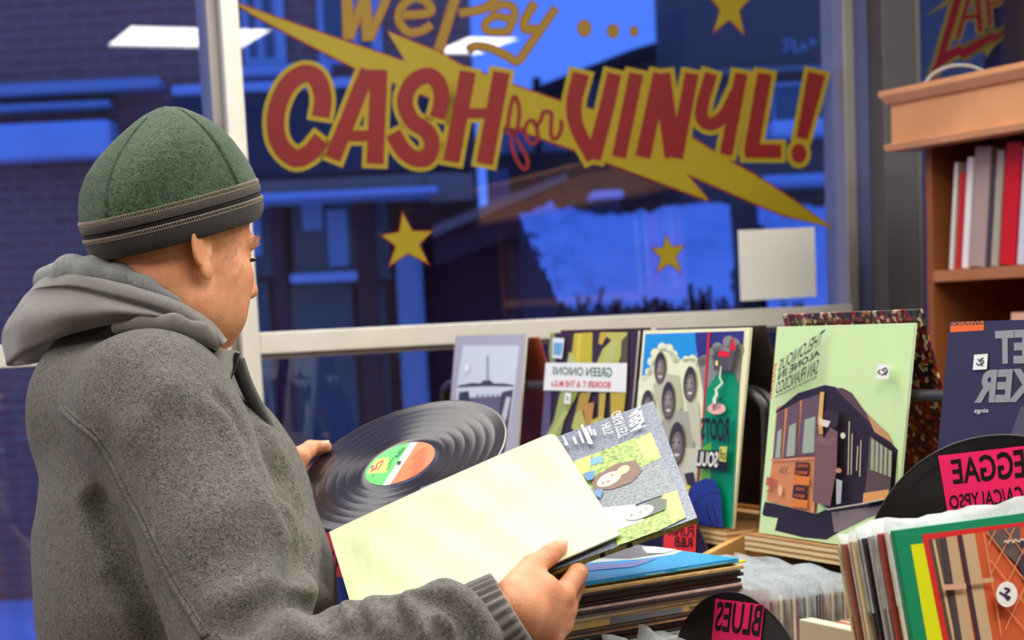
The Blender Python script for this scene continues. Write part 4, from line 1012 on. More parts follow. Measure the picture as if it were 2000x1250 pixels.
# near bin, only the plastic tops show
for i in range(9):
    tt = -0.495 - i * 0.0165
    lp('bagged_record', 'record in a crumpled clear sleeve, %s in front of the Blues divider' % ORD[i], L(0.455 + 0.01 * math.sin(i), tt, 1.105 - SZ - 0.0005 * i), RE, RN, ZU, ec(i * 7 + 1), 'bagged records at the bottom edge', pl_b if i % 2 else pl_a, 0.338 + 0.006 * math.sin(i * 2.2), 0.004, seed=90 + i, wav=0.0028)
# far bin glimpsed left of the paper sleeve
for i in range(8):
    lp('bagged_record', 'cloudy-sleeved record in the far bin, %s in front of the red card' % ORD[i], L(-0.42, -0.48 - i * 0.010, 1.10 - SZ), RE, RN, ZU, ec(i * 3), 'bagged records in the far bin', pl_b, 0.332, 0.004, seed=120 + i, wav=0.001)
# ------------------------------------------------------------------ crate on the right with the green sleeve in front
YC = 1.70; ga = math.radians(30)
ge = np.array([math.cos(ga), math.sin(ga), 0]); gn_ = np.array([-math.sin(ga), math.cos(ga), 0]); gl_ = math.radians(13)
gup = nrm(ZU * math.cos(gl_) + gn_ * math.sin(gl_))
gTL = P(1745, 1037, YC); gO = gTL - gup * SZ
cr = thing('record_crate', 'pine crate at the right edge holding the green sleeve and the records behind it', 'crate', np.array([gO[0], gO[1], ZB]) + ge * 0.16)
def gb(a0, a1, b0, b1, z0, z1, m, name):
    o = np.array([gO[0], gO[1], 0]); return MB().bbox(o + ge * a0 + gn_ * b0 + ZU * z0, ge * (a1 - a0), gn_ * (b1 - b0), ZU * (z1 - z0), 0.002).build(name, m, cr)
zf = gO[2] - 0.002
gb(-0.02, SZ + 0.02, -0.03, 0.124, ZB + 0.001, zf - 0.026, pine, 'crate_base')
_o = np.array([gO[0], gO[1], zf]) - ge * 0.02 - gn_ * 0.03 + ZU * 0.0084
MB().box(_o - ZU * 0.012, ge * (SZ + 0.04), gn_ * 0.154 - ZU * 0.0431, ZU * 0.0118).build('crate_floor', pine, cr)
gb(-0.03, -0.021, -0.03, 0.124, ZB + 0.001, zf + 0.09, pine, 'crate_side'); gb(SZ + 0.021, SZ + 0.03, -0.03, 0.124, ZB + 0.001, zf + 0.09, pine, 'crate_side'); gb(-0.03, SZ + 0.03, -0.04, -0.031, ZB + 0.001, zf + 0.05, pine, 'crate_front'); gb(-0.03, SZ + 0.03, 0.125, 0.134, ZB + 0.001, zf + 0.10, pine, 'crate_back')
t = thing('record_sleeve', 'green sleeve with a red-framed picture and round sticker, foremost in the crate', 'record sleeve', gO + ge * SZ / 2, 'records in the right-hand crate')
MB().bbox(gO + gn_ * 0.0005, ge * SZ, gn_ * 0.0045, gup * SZ, 0.001).build('card_sleeve', mat('green_sleeve', (20, 130, 92), 0.5), t)
a = Art(gO, ge, gup, SZ, SZ); a.base(col((22, 138, 96)))
K = lambda pts: cv(pts, 1640, 980, 4.922)
a.poly(K([(680, 415), (830, 395), (1060, 1700), (900, 1700)]), col((222, 228, 18)))
a.poly(K([(785, 315), (1900, 180), (2400, 1900), (1100, 1900)]), col((214, 46, 44)))
a.poly(K([(845, 365), (1900, 225), (2400, 1900), (1160, 1900)]), col((208, 96, 56)))
for q, c in (([(850, 365), (1080, 335), (1330, 1900), (1160, 1900)], (90, 74, 70)), ([(880, 365), (905, 360), (1120, 1400), (1090, 1400)], (206, 176, 130)), ([(960, 350), (1010, 345), (1200, 1500), (1120, 1500)], (76, 64, 70)), ([(1010, 345), (1110, 330), (1310, 1500), (1190, 1500)], (196, 166, 130)), ([(1120, 328), (1160, 322), (1370, 1500), (1330, 1500)], (72, 50, 66)), ([(1160, 322), (1280, 305), (1480, 1500), (1370, 1500)], (200, 170, 134)),
             ([(1400, 285), (1720, 240), (1720, 640), (1640, 560), (1540, 470)], (104, 88, 88)), ([(1720, 380), (1900, 300), (1900, 900), (1780, 800), (1690, 600)], (72, 60, 76))):
    a.poly(K(q), col(c))
for i in range(7):
    x, y = 1380 + (i % 2) * 160, 300
for p0, p1 in (([1390, 290], [1760, 760]), ([1560, 265], [1840, 620]), ([1420, 560], [1880, 1140]), ([1470, 900], [1760, 1240]), ([1470, 280], [1400, 420]), ([1650, 255], [1420, 700]), ([1800, 330], [1470, 1010]), ([1860, 560], [1560, 1230]), ([1350, 300], [1520, 1300])):
    a.stroke(K([p0, p1]), 2.2, col((226, 150, 100)))
a.stroke(K([(960, 830), (1180, 815)]), 11, col((214, 166, 134))); a.stroke(K([(1220, 780), (1440, 755)]), 9, col((206, 166, 130)))
a.stroke(K([(1540, 398), (1560, 378), (1575, 405), (1600, 372), (1625, 398), (1650, 370), (1680, 392), (1710, 362), (1740, 384), (1772, 356)]), 2.5, col((226, 216, 206)), sm=3)
a.build('printed_front', t)
b = Art(gO - gn_ * 0.006 * 0 + a.n * 0.0095, ge, gup, SZ, SZ)
b.ell(*K([(1605, 890)])[0], 21, 25, col((240, 238, 236))); b.stroke(K([(1580, 830), (1630, 850), (1590, 890), (1640, 930)]), 5, col((60, 48, 84)), sm=3); b.stroke(K([(1530, 870), (1580, 900), (1620, 950)]), 4, col((60, 48, 84)), sm=3)
b.build('price_sticker', t, 'round white price sticker')
gcols = [(236, 232, 214), (222, 216, 190), (150, 60, 50), (120, 60, 90), (176, 172, 166), (160, 156, 150), (190, 186, 176), (52, 40, 42), (60, 48, 46), (222, 210, 170), (206, 190, 150), (180, 120, 80), (196, 190, 172), (150, 90, 70), (206, 190, 140), (190, 170, 120)]
for i, c in enumerate(gcols):
    dd = 0.0072 + i * 0.0050; l2 = gl_
    u2 = nrm(ZU * math.cos(l2) + gn_ * math.sin(l2))
    o_ = gO + gn_ * dd + ge * (0.003 * math.sin(i * 2.3)) - ZU * (0.0008 * i if i < 15 else 0.012)
    lp('bagged_record', 'record standing %s behind the green sleeve in the crate' % ORD[i], np.array([o_[0], o_[1], gO[2] - 0.0014 * (i + 1)]), ge, gn_, u2, mat('edge_%d_%d_%d' % c, c, 0.6), 'records in the right-hand crate', pl_b if i in (0, 4, 8, 11, 14) else None, 0.327, 0.0036, seed=200 + i, wav=0.0016)
# ------------------------------------------------------------------ stack of records lying flat
zt = 1.186
Cn = Pz(1447, 1091, zt); d1 = Pz(1140, 1138, zt) - Cn; d1 = nrm(np.array([d1[0], d1[1], 0])); d2_ = np.array([-d1[1], d1[0], 0])
if np.dot(d2_, np.array([0, 1.0, 0])) < 0: d2_ = -d2_
stk = [('blue', (40, 150, 214), .0046), ('yel', (236, 210, 30), .003), ('tan', (196, 160, 104), .0045), ('b', (44, 38, 38), .004), ('b', (60, 52, 46), .0042), ('br', (120, 84, 70), .003), ('b', (40, 30, 34), .0045),
       ('pinkish', (196, 166, 150), .0036), ('b', (54, 44, 44), .004), ('grey', (176, 172, 160), .0038), ('cream', (222, 206, 170), .0042), ('tan', (196, 164, 100), .0095), ('b', (70, 56, 48), .0032), ('tan', (176, 140, 110), .0042), ('b', (46, 40, 40), .0042),
       ('rust', (120, 66, 44), .0036), ('b', (56, 48, 46), .0036), ('grey', (150, 150, 146), .004), ('white', (226, 226, 216), .004), ('grey', (120, 116, 112), .004), ('white', (216, 214, 200), .0042), ('b', (50, 46, 48), .004), ('white', (226, 224, 216), .004)]
z = zt; nm_ = {'blue': 'blue', 'yel': 'yellow', 'tan': 'tan', 'b': 'dark', 'br': 'brown', 'pinkish': 'pinkish', 'grey': 'grey', 'cream': 'cream', 'rust': 'rust brown', 'white': 'white'}
tail = ['at the top', 'poking out at the right']
for i, (k, c, th) in enumerate(stk):
    z -= th + 0.0003
    j1, j2 = 0.004 * math.sin(i * 2.7), 0.004 * math.sin(i * 1.3 + 1)
    if k == 'yel': j1, j2 = -0.020, 0.012
    an = 0.015 * math.sin(i * 3.1); e1 = d1 * math.cos(an) + d2_ * math.sin(an); e2 = -d1 * math.sin(an) + d2_ * math.cos(an)
    o_ = np.array([Cn[0], Cn[1], z]) + d1 * j1 + d2_ * j2
    lab = ('record with a blue and grey cloudy cover, topmost of the flat stack' if i == 0 else 'yellow record sleeve poking out at the right near the top of the flat stack' if k == 'yel' else 'fat tan-spined record in the middle of the flat stack' if th > .009 else '%s-edged record, %s from the top of the flat stack' % (nm_[k], ORD[i]))
    t = thing('record', lab, 'record', o_ + e1 * SZ / 2 + e2 * SZ / 2, 'records lying in the flat stack')
    cm = mat('stack_%d_%d_%d' % c, c, 0.45, noise=(60, 0.18))
    MB().bbox(o_, e1 * SZ, e2 * SZ, ZU * th, 0.001).build('card_sleeve', cm, t)
    if i == 0:
        a = Art(o_ + ZU * (th + 0.0001), e1, e2, SZ, SZ); a.base(col((44, 154, 220), 0.3))
        KK = lambda pts: cv(pts, 1130, 1040, 5.714)
        a.poly(KK([(-300, 420), (60, 350), (700, 300), (1060, 250), (1200, 190), (1100, 130), (700, 80), (100, -60), (-600, 200)]), col((198, 214, 214), 0.3)); a.poly(KK([(-200, 330), (120, 290), (560, 300), (960, 240), (1000, 180), (640, 140), (0, 0), (-500, 200)]), col((112, 112, 122), 0.3))
        a.poly(KK([(-100, 400), (140, 360), (480, 350), (900, 290), (620, 390), (60, 440)]), col((116, 128, 190), 0.3)); a.poly(KK([(700, 170), (1000, 160), (1120, 190), (960, 240), (760, 240)]), col((214, 222, 214), 0.3))
        a.build('printed_front', t)
        b = Art(o_ - e2 * 0.0002, e1, ZU, SZ, th, eps=0.0002); b.poly([(0.02, 0.0012), (0.10, 0.0012), (0.10, 0.0030), (0.02, 0.0030)], col((120, 190, 214)), raw=True); b.poly([(0.12, 0.0012), (0.15, 0.0012), (0.15, 0.0030), (0.12, 0.0030)], col((150, 206, 226)), raw=True); b.build('spine_print', t)
    if th > .009:
        b = Art(o_ - e2 * 0.0004, e1, ZU, SZ, th, eps=0.0002); b.poly([(0.10, 0.0008), (0.21, 0.001), (0.21, 0.0085), (0.10, 0.0078)], col((120, 122, 128), 0.2), raw=True)
        b.text('beleboom!', [(0.042, 0.0082), (0.088, 0.0078), (0.088, 0.0022), (0.042, 0.0026)], col((40, 36, 34)), 0.01, raw=True); b.build('spine_print', t)
# ------------------------------------------------------------------ what the man holds: record, paper sleeve, album jacket
dc = P(782, 906, 2.325); dn = nrm([-0.28113, -0.41831, 0.8637])
vr = thing('vinyl_record', 'black vinyl record with a green and orange label, held up by the man', 'record', dc)
disc_mesh('disc', dc, dn, vr, (0.064, 0.078, 0.092, 0.107, 0.121, 0.134))
a = Art(dc + dn * 0.00085 + nrm(np.cross(dn, [0, 0, 1])) * 0, nrm(np.cross([0, 0, 1.0], dn)), nrm(np.cross(dn, np.cross([0, 0, 1.0], dn))), 1, 1, eps=0.0001)
a.o = a.o - a.eu * 0.5 - a.ev * 0.5
def half(poly, p0, p1, keep):
    out = []; d = np.array(p1) - np.array(p0); nn = np.array([-d[1], d[0]])
    f = lambda q: keep * np.dot(np.array(q) - np.array(p0), nn)
    for i in range(len(poly)):
        A, B = poly[i - 1], poly[i]; fa, fb_ = f(A), f(B)
        if (fa >= 0) != (fb_ >= 0): k = fa / (fa - fb_); out.append(tuple(np.array(A) + (np.array(B) - np.array(A)) * k))
        if fb_ >= 0: out.append(tuple(B))
    return out
circ = [(0.5 + 0.0495 * math.cos(q), 0.5 + 0.0495 * math.sin(q)) for q in np.linspace(0, 2 * math.pi, 64, endpoint=False)]
l0, l1 = a.uv((746, 950)), a.uv((804, 861)); r0, r1 = a.uv((759, 951)), a.uv((818, 860))
sgn = 1 if np.dot(np.array(a.uv((720, 900))) - np.array(l0), np.array([-(l1[1] - l0[1]), l1[0] - l0[0]])) > 0 else -1
a.poly(circ, col((244, 246, 240)), raw=True)
a.poly(half(circ, l0, l1, sgn), col((110, 214, 120)), raw=True); a.poly(half(circ, r0, r1, -sgn), col((240, 132, 92)), raw=True)
K = lambda pts: cv(pts, 550, 760, 4.0)
a.poly(K([(738, 548), (840, 535), (822, 652), (668, 662)]), col((232, 226, 120))); a.stroke(K([(700, 640), (740, 620), (745, 590), (790, 560)]), 3, col((196, 70, 110)), sm=4); a.stroke(K([(690, 620), (720, 600), (700, 650)]), 2.5, col((190, 80, 130)), sm=4); a.stroke(K([(750, 640), (800, 560)]), 3, col((224, 130, 60)))
a.text('ABBA', K([(950, 450), (880, 530), (905, 545), (972, 462)]), col((50, 84, 60)), 0.0)
for x, y, l in ((850, 570, 60), (830, 600, 40), (815, 640, 70), (705, 690, 30)): a.stroke(K([(x + l * 0.7, y - l * 0.7), (x, y)]), 1.0, col((60, 110, 70)))
for i in range(8):
    x, y = 1110 - i * 4, 470 + i * 24; l = 60 + 18 * math.sin(i * 2); a.stroke(K([(x + l * 0.5, y - l * 0.35), (x - l * 1.2, y + l * 0.8)]), 0.9, col((196, 92, 64)))
a.ell(*K([(922, 583)])[0], 4.6, 2.9, col((60, 56, 58)), rot=-0.4)
a.build('centre_label', vr, 'green and orange paper label')
Yq = np.array([[-0.2291, 2.1765, 1.2409], [0.0593, 2.2001, 1.3521], [0.1206, 1.9124, 1.2541], [-0.1678, 1.8889, 1.1429]])
Aq = np.array([[-0.1138, 2.2095, 1.2895], [0.1852, 2.1907, 1.3867], [0.2043, 1.898, 1.2718], [-0.0948, 1.9168, 1.1745]])
pn = nrm(np.cross(Yq[1] - Yq[0], Yq[3] - Yq[0])); pn = pn if pn[2] > 0 else -pn
inner_m = mat('yellowed_paper', (220, 230, 184), 0.75, 0.2, noise=(14, 0.07), bump=(16, 0.35, 0.004))
ins = thing('paper_inner_sleeve', 'yellowed blank paper inner sleeve held in front of the album jacket', 'paper sleeve', Yq.mean(0), 'things in the man\'s hands')
n = 30; V = []; r_ = np.random.RandomState(4)
def quadp(Q, s, q): return (Q[0] * (1 - s) + Q[1] * s) * (1 - q) + (Q[3] * (1 - s) + Q[2] * s) * q
for f in (1, 0):
    for i in range(n + 1):
        for j in range(n + 1):
            s, q = j / n, i / n
            cut = 0.012 * max(0, 1 - (1 - s) * 26) * max(0, 1 - q * 26)
            p = quadp(Yq, s - cut, q + cut)
            env = min(1, 8 * min(s, 1 - s, q, 1 - q))
            h = 0.0016 * env * (math.sin(17 * s + 5 * q) * math.sin(4 + 6 * q) + 0.7 * math.sin(31 * s - 9 * q)) + 0.002 * math.sin(math.pi * s)
            V.append(p + pn * (h + (0.0018 if f else 0.0)))
m_ = (n + 1) ** 2; Fc = []
for b in (0, m_):
    for i in range(n):
        for j in range(n):
            q = (b + i * (n + 1) + j, b + i * (n + 1) + j + 1, b + (i + 1) * (n + 1) + j + 1, b + (i + 1) * (n + 1) + j); Fc.append(q[::-1] if b == 0 else q)
rim = [i for i in range(n + 1)] + [i * (n + 1) + n for i in range(1, n + 1)] + [n * (n + 1) + j for j in range(n - 1, -1, -1)] + [i * (n + 1) for i in range(n - 1, 0, -1)]
for i in range(len(rim)):
    p, q = rim[i], rim[(i + 1) % len(rim)]; Fc.append((p, q, q + m_, p + m_))
obj('paper', V, Fc, inner_m, ins, smooth=False)
aj = thing('album_jacket', 'grey album jacket with portraits and sideways lettering under the yellowed paper sleeve', 'record sleeve', Aq.mean(0), 'things in the man\'s hands')
ax_, ay_ = nrm(Aq[1] - Aq[0]), nrm(Aq[3] - Aq[0]); TH = 0.0055
MB().bbox(Aq[3] - pn * TH, ax_ * SZ, -ay_ * SZ, pn * TH, 0.0012).build('card_sleeve', mat('black_card', (40, 38, 36), 0.5), aj)
a = Art(Aq[3] + pn * 0.0001, ax_, -ay_, SZ, SZ, eps=0.0002)
speck = mat('speckled_print', (116, 124, 140), 0.35, 0.4, noise=(420, 0.55)); a.base(speck)
K = lambda pts: cv(pts, 1080, 760, 3.472)
leaf = mat('foliage_print', (150, 176, 96), 0.4, 0.3, noise=(190, 0.6)); leaf2 = col((220, 226, 120)); blu = col((110, 160, 214))
a.poly(K([(-200, 640), (150, 490), (665, 292), (735, 470), (400, 620), (240, 680), (-100, 820)]), leaf)
a.poly(K([(560, 350), (668, 300), (735, 470), (640, 480), (600, 430)]), leaf2); a.poly(K([(250, 480), (330, 450), (340, 500), (260, 520)]), blu); a.poly(K([(150, 490), (260, 450), (250, 560), (170, 600)]), col((206, 212, 110)))
wav_ = mat('grey_streak_print', (128, 136, 142), 0.4, 0.3, noise=(300, 0.4)); a.poly(K([(260, 680), (620, 540), (745, 480), (840, 690), (500, 810), (330, 850), (-50, 980), (-120, 820)]), wav_)
a.poly(K([(420, 930), (830, 690), (900, 880), (650, 1000), (440, 1080)]), leaf); a.poly(K([(740, 730), (840, 690), (905, 880), (800, 900), (780, 790)]), leaf2)
a.poly(K([(350, 810), (560, 790), (620, 900), (450, 960), (300, 1020)]), col((206, 214, 220)))
skin_p, skin_q = col((226, 200, 180)), col((228, 206, 186))
a.poly(K([(260, 620), (420, 520), (560, 490), (610, 560), (540, 640), (400, 690), (290, 690)]), col((120, 96, 84))); a.ell(*K([(385, 620)])[0], 26, 12, skin_p, rot=-0.45); a.ell(*K([(480, 560)])[0], 14, 8, col((206, 180, 150)), rot=-0.5)
a.poly(K([(560, 830), (700, 750), (780, 760), (760, 830), (640, 880), (540, 890)]), col((96, 104, 96))); a.ell(*K([(590, 850)])[0], 30, 12, skin_q, rot=-0.35)
for x, y in ((345, 650), (405, 595), (380, 640), (540, 870), (600, 850), (640, 830)): a.ell(*K([(x, y)])[0], 2.6, 1.2, col((150, 100, 84)), rot=-0.45)
a.poly(K([(215, 590), (290, 570), (280, 630), (240, 640)]), col((80, 130, 200))); a.poly(K([(300, 700), (345, 700), (330, 760), (300, 740)]), col((90, 140, 206)))
wht = col((232, 236, 226))
a.text('ABBA', K([(598, 135), (535, 300), (578, 312), (650, 250)][::1]), wht, 0.01) if False else a.text('ABBA', K([(520, 190), (535, 330), (640, 270), (600, 130)]), wht, 0.02)
a.text('GREATEST', K([(400, 190), (455, 355), (525, 330), (462, 160)]), wht, 0.0); a.text('HITS', K([(335, 270), (358, 335), (418, 318), (392, 245)]), wht, 0.0)
for i, (x0, y0, ln) in enumerate(((250, 275, 60), (205, 265, 130), (185, 310, 80), (230, 290, 110), (285, 300, 40), (150, 350, 50))):
    a.stroke(K([(x0, y0), (x0 + ln * 0.4, y0 + ln)]), 4.5, wht)
a.stroke(K([(78, 345), (112, 408)]), 3, wht); a.stroke(K([(92, 392), (104, 410)]), 3, wht)
a.build('printed_front', aj)
b = Art(Aq[3] - pn * TH + ay_ * 0.0004, ax_, pn, SZ, TH, eps=0.0003)
b.poly([(0.12, 0.0), (SZ, 0.0), (SZ, TH), (0.16, TH)], mat('moss_edge_print', (130, 130, 60), 0.5, noise=(120, 0.4)), raw=True)
for x in (0.20, 0.232): b.poly([(x, 0), (x + 0.006, 0), (x + 0.006, TH), (x, TH)], MARK, raw=True)
b.build('spine_print', aj)
# ================================================================== THE MAN
def surface_nets(f, lo, hi, h, B=8):
    """polygonise the zero level of f: a coarse pass finds the blocks near the surface, a fine pass fills them"""
    lo = np.asarray(lo, float); nb = np.ceil((np.asarray(hi, float) - lo) / (h * B)).astype(int)
    n = nb * B + 1
    gi = np.stack(np.meshgrid(*[np.arange(k) for k in nb], indexing='ij'), -1).reshape(-1, 3)
    cen = lo + (gi + 0.5) * B * h
    d = np.concatenate([f(cen[i:i + 200000]) for i in range(0, len(cen), 200000)])
    keep = gi[np.abs(d) < B * h * 0.87 * 1.45 + h]
    G = np.full(tuple(n), 1e3, np.float32)
    cl = lo + (gi + 0.5) * B * h
    # sign of the skipped blocks
    sg = np.where(d < 0, -1e3, 1e3).astype(np.float32).reshape(tuple(nb))
    G[:-1, :-1, :-1] = np.repeat(np.repeat(np.repeat(sg, B, 0), B, 1), B, 2)
    loc = np.stack(np.meshgrid(*[np.arange(B + 1)] * 3, indexing='ij'), -1).reshape(-1, 3)
    for i in range(0, len(keep), 300):
        idx = (keep[i:i + 300, None, :] * B + loc[None]).reshape(-1, 3)
        G[idx[:, 0], idx[:, 1], idx[:, 2]] = f(lo + idx * h)
    ins = G < 0
    c = np.zeros(tuple(n - 1), np.int8)
    for dx in (0, 1):
        for dy in (0, 1):
            for dz in (0, 1): c += ins[dx:n[0] - 1 + dx, dy:n[1] - 1 + dy, dz:n[2] - 1 + dz]
    cell = np.argwhere((c > 0) & (c < 8))
    vid = np.full(tuple(n - 1), -1, np.int32); vid[cell[:, 0], cell[:, 1], cell[:, 2]] = np.arange(len(cell))
    acc = np.zeros((len(cell), 3)); cnt = np.zeros(len(cell))
    cor = [(a, b, e) for a in (0, 1) for b in (0, 1) for e in (0, 1)]
    for a in range(8):
        for b in range(a + 1, 8):
            df = np.array(cor[b]) - np.array(cor[a])
            if np.abs(df).sum() != 1: continue
            pa, pb = cell + cor[a], cell + cor[b]
            va = G[pa[:, 0], pa[:, 1], pa[:, 2]].astype(float); vb = G[pb[:, 0], pb[:, 1], pb[:, 2]].astype(float)
            m = (va < 0) != (vb < 0)
            t = np.where(m, va / np.where(va == vb, 1, va - vb), 0.5)
            t = np.clip(t, 0.02, 0.98)
            acc[m] += (pa + t[:, None] * df)[m]; cnt[m] += 1
    V = lo + acc / np.maximum(cnt, 1)[:, None] * h
    quads = []
    for ax in range(3):
        o1, o2 = [(1, 2), (2, 0), (0, 1)][ax]
        sl = [slice(1, -1)] * 3; sl[ax] = slice(0, -1)
        A_ = ins[tuple(slice(1, n[k] - 1) if k != ax else slice(0, n[k] - 1) for k in range(3))]
        Bq = ins[tuple(slice(1, n[k] - 1) if k != ax else slice(1, n[k]) for k in range(3))]
        e = np.argwhere(A_ != Bq)
        off = np.array([1, 1, 1]); off[ax] = 0
        p = e + off
        s = A_[e[:, 0], e[:, 1], e[:, 2]]
        e1 = np.zeros(3, int); e1[o1] = 1; e2 = np.zeros(3, int); e2[o2] = 1
        q = [vid[tuple((p - a * e1 - b * e2).T)] for a, b in ((1, 1), (0, 1), (0, 0), (1, 0))]
        q = np.stack(q, 1); q[~s] = q[~s][:, ::-1]
        quads.append(q[(q >= 0).all(1)])
    return V, np.concatenate(quads)
def smin(a, b, k):
    h = np.clip(0.5 + 0.5 * (b - a) / k, 0, 1); return b * (1 - h) + a * h - k * h * (1 - h)
def smax(a, b, k): return -smin(-a, -b, k)
def d_cap(p, a, b, ra, rb):
    a, b = np.asarray(a, float), np.asarray(b, float); ba = b - a
    t = np.clip(((p - a) @ ba) / (ba @ ba), 0, 1)
    return np.linalg.norm(p - a - t[:, None] * ba, axis=1) - (ra + (rb - ra) * t)
def d_ell(p, c, r, M=None):
    q = p - np.asarray(c, float)
    if M is not None: q = q @ M
    r = np.asarray(r, float); k0 = np.linalg.norm(q / r, axis=1); k1 = np.linalg.norm(q / (r * r), axis=1)
    return k0 * (k0 - 1) / np.maximum(k1, 1e-6)
def d_poly(p, pts):
    d = np.full(len(p), 1e3)
    for i in range(len(pts) - 1): d = np.minimum(d, d_cap(p, pts[i], pts[i + 1], 0, 0))
    return d
def chain(p, pts, rr, k=0.006):
    d = d_cap(p, pts[0], pts[1], rr[0], rr[1])
    for i in range(1, len(pts) - 1): d = smin(d, d_cap(p, pts[i], pts[i + 1], rr[i], rr[i + 1]), k)
    return d
def near(p, d, lo, hi, fn, pad=0.05):
    """evaluate fn only where p lies near its box; elsewhere a safe lower bound"""
    lo, hi = np.asarray(lo) , np.asarray(hi)
    q = np.maximum(np.maximum(lo - p, p - hi), 0); bd = np.linalg.norm(q, axis=1)
    m = bd < pad
    out = bd + 0.02
    if m.any(): out[m] = fn(p[m])
    return out
# ---- frames
HA, HB = math.radians(40), math.radians(10)
hf0 = np.array([math.cos(HA), math.sin(HA), 0])
hf = hf0 * math.cos(HB) - ZU * math.sin(HB); hr = np.array([math.sin(HA), -math.cos(HA), 0]); hu = nrm(np.cross(hr, hf))
OH = P(396, 500, 2.175) - hr * 0.075
def H(a, b, c): return OH + hf * a + hr * b + hu * c
HM = np.stack([hf, hr, hu], 1)
TA = math.radians(18)
tf = np.array([math.cos(TA), math.sin(TA), 0]); tr = np.array([math.sin(TA), -math.cos(TA), 0])
NB = P(305, 676, 2.26)
SR, SL = NB + tr * 0.18 - ZU * 0.088 + tf * 0.018, NB - tr * 0.18 - ZU * 0.088 + tf * 0.018
EL = P(495, 1335, 1.89); WR = P(1006, 1190, 1.838); FM = P(850, 1268, 1.80)
def PL(x, y, off): return Pplane(x, y, Yq[3] + pn * off, pn)
def PD(x, y, off): return Pplane(x, y, dc + dn * off, dn)
# ---- body
def f_head(P_):
    p = (P_ - OH) @ HM; pm = p.copy(); pm[:, 1] = np.abs(pm[:, 1])
    d = d_ell(p, (0.0, 0, 0.062), (0.098, 0.074, 0.086))
    d = smin(d, d_ell(p, (0.038, 0, -0.012), (0.062, 0.062, 0.075)), 0.03)
    d = smin(d, d_ell(p, (0.036, 0, -0.064), (0.050, 0.053, 0.034)), 0.025)
    d = smin(d, d_ell(p, (0.078, 0, -0.086), (0.019, 0.020, 0.016)), 0.02)
    d = smin(d, d_ell(pm, (0.064, 0.043, -0.012), (0.024, 0.018, 0.020)), 0.02)
    d = smin(d, d_ell(pm, (0.050, 0.046, -0.050), (0.026, 0.014, 0.026)), 0.02)
    d = smin(d, d_ell(pm, (0.012, 0.054, -0.056), (0.024, 0.012, 0.022)), 0.02)
    d = smin(d, d_ell(pm, (0.052, 0.036, -0.030), (0.036, 0.028, 0.046)), 0.02)
    d = smin(d, d_ell(pm, (0.060, 0.028, -0.066), (0.030, 0.023, 0.026)), 0.02)
    d = smin(d, d_cap(pm, (0.088, 0.036, 0.033), (0.094, 0.010, 0.030), 0.011, 0.012), 0.012)
    d = smax(d, -d_ell(pm, (0.100, 0.032, 0.012), (0.016, 0.016, 0.012)), 0.01)
    d = smin(d, d_ell(pm, (0.0785, 0.032, 0.011), (0.0135, 0.0135, 0.0125)), 0.003)
    d = smin(d, d_cap(pm, (0.086, 0.040, 0.017), (0.090, 0.024, 0.019), 0.0035, 0.0035), 0.004)
    d = smin(d, d_cap(p, (0.096, 0, 0.020), (0.114, 0, -0.020), 0.0085, 0.0112), 0.012)
    d = smin(d, d_ell(p, (0.114, 0, -0.023), (0.012, 0.012, 0.010)), 0.006)
    d = smin(d, d_ell(pm, (0.103, 0.012, -0.028), (0.011, 0.008, 0.008)), 0.005)
    d = smin(d, d_cap(pm, (0.094, 0.020, -0.054), (0.101, 0.0, -0.052), 0.005, 0.006), 0.006)
    d = smin(d, d_cap(pm, (0.092, 0.017, -0.063), (0.099, 0.0, -0.063), 0.005, 0.006), 0.006)
    d = d + 0.0025 * np.exp(-(d_poly(pm, [(0.093, 0.024, -0.0585), (0.104, 0.0, -0.058)]) / 0.003) ** 2)
    d = smin(d, d_cap(P_, H(-0.022, 0, -0.02), NB - ZU * 0.04, 0.060, 0.064), 0.03)
    d = smin(d, d_cap(P_, H(0.040, 0, -0.078), NB + tf * 0.02 - ZU * 0.01, 0.036, 0.042), 0.03)
    # ear: shell, helix, lobe
    c, s = math.cos(0.22), math.sin(0.22)
    q = (pm - np.array([-0.002, 0.0785, 0.007])) / 0.95; e = np.stack([q[:, 0] * c + q[:, 2] * s * 0.9, q[:, 1], q[:, 2] * c - q[:, 0] * s], 1)
    fl = 0.5
    e2 = np.stack([e[:, 0] + 0.0, e[:, 1] + e[:, 0] * fl, e[:, 2]], 1)
    ear = d_ell(e2, (-0.004, 0.0, 0.006), (0.0175, 0.0052, 0.030))
    ring = [(-0.004 + 0.0165 * math.cos(t), 0.002, 0.008 + 0.029 * math.sin(t)) for t in np.linspace(-0.4, math.pi + 0.9, 14)]
    ear = smin(ear, d_poly(e2, ring) - 0.0036, 0.004)
    ear = smin(ear, d_ell(e2, (0.003, 0.001, -0.027), (0.0115, 0.0070, 0.0125)), 0.006)
    ear = smax(ear, -d_ell(e2, (0.003, 0.0075, 0.0), (0.009, 0.005, 0.013)), 0.003)
    ear = smin(ear, d_ell(e2, (0.010, 0.001, -0.006), (0.0045, 0.004, 0.008)), 0.004)
    d = smin(d, ear * 0.95, 0.006)
    # creases: temple, cheek, neck
    for pts, a, w in (([(0.055, 0.066, -0.02), (0.05, 0.062, -0.05), (0.06, 0.052, -0.075)], 0.0016, 0.005), ([(0.088, 0.034, -0.026), (0.093, 0.03, -0.05), (0.086, 0.03, -0.07)], 0.002, 0.004),
                      ([(-0.02, 0.062, -0.055), (-0.03, 0.058, -0.10)], 0.0012, 0.004), ([(0.072, 0.055, 0.016), (0.062, 0.064, 0.024)], 0.0009, 0.002), ([(0.072, 0.055, 0.010), (0.060, 0.064, 0.008)], 0.0009, 0.002), ([(0.022, 0.069, 0.03), (0.024, 0.067, -0.02)], 0.001, 0.004)):
        d = d + a * np.exp(-(d_poly(pm, pts) / w) ** 2)
    return d
rw = WR
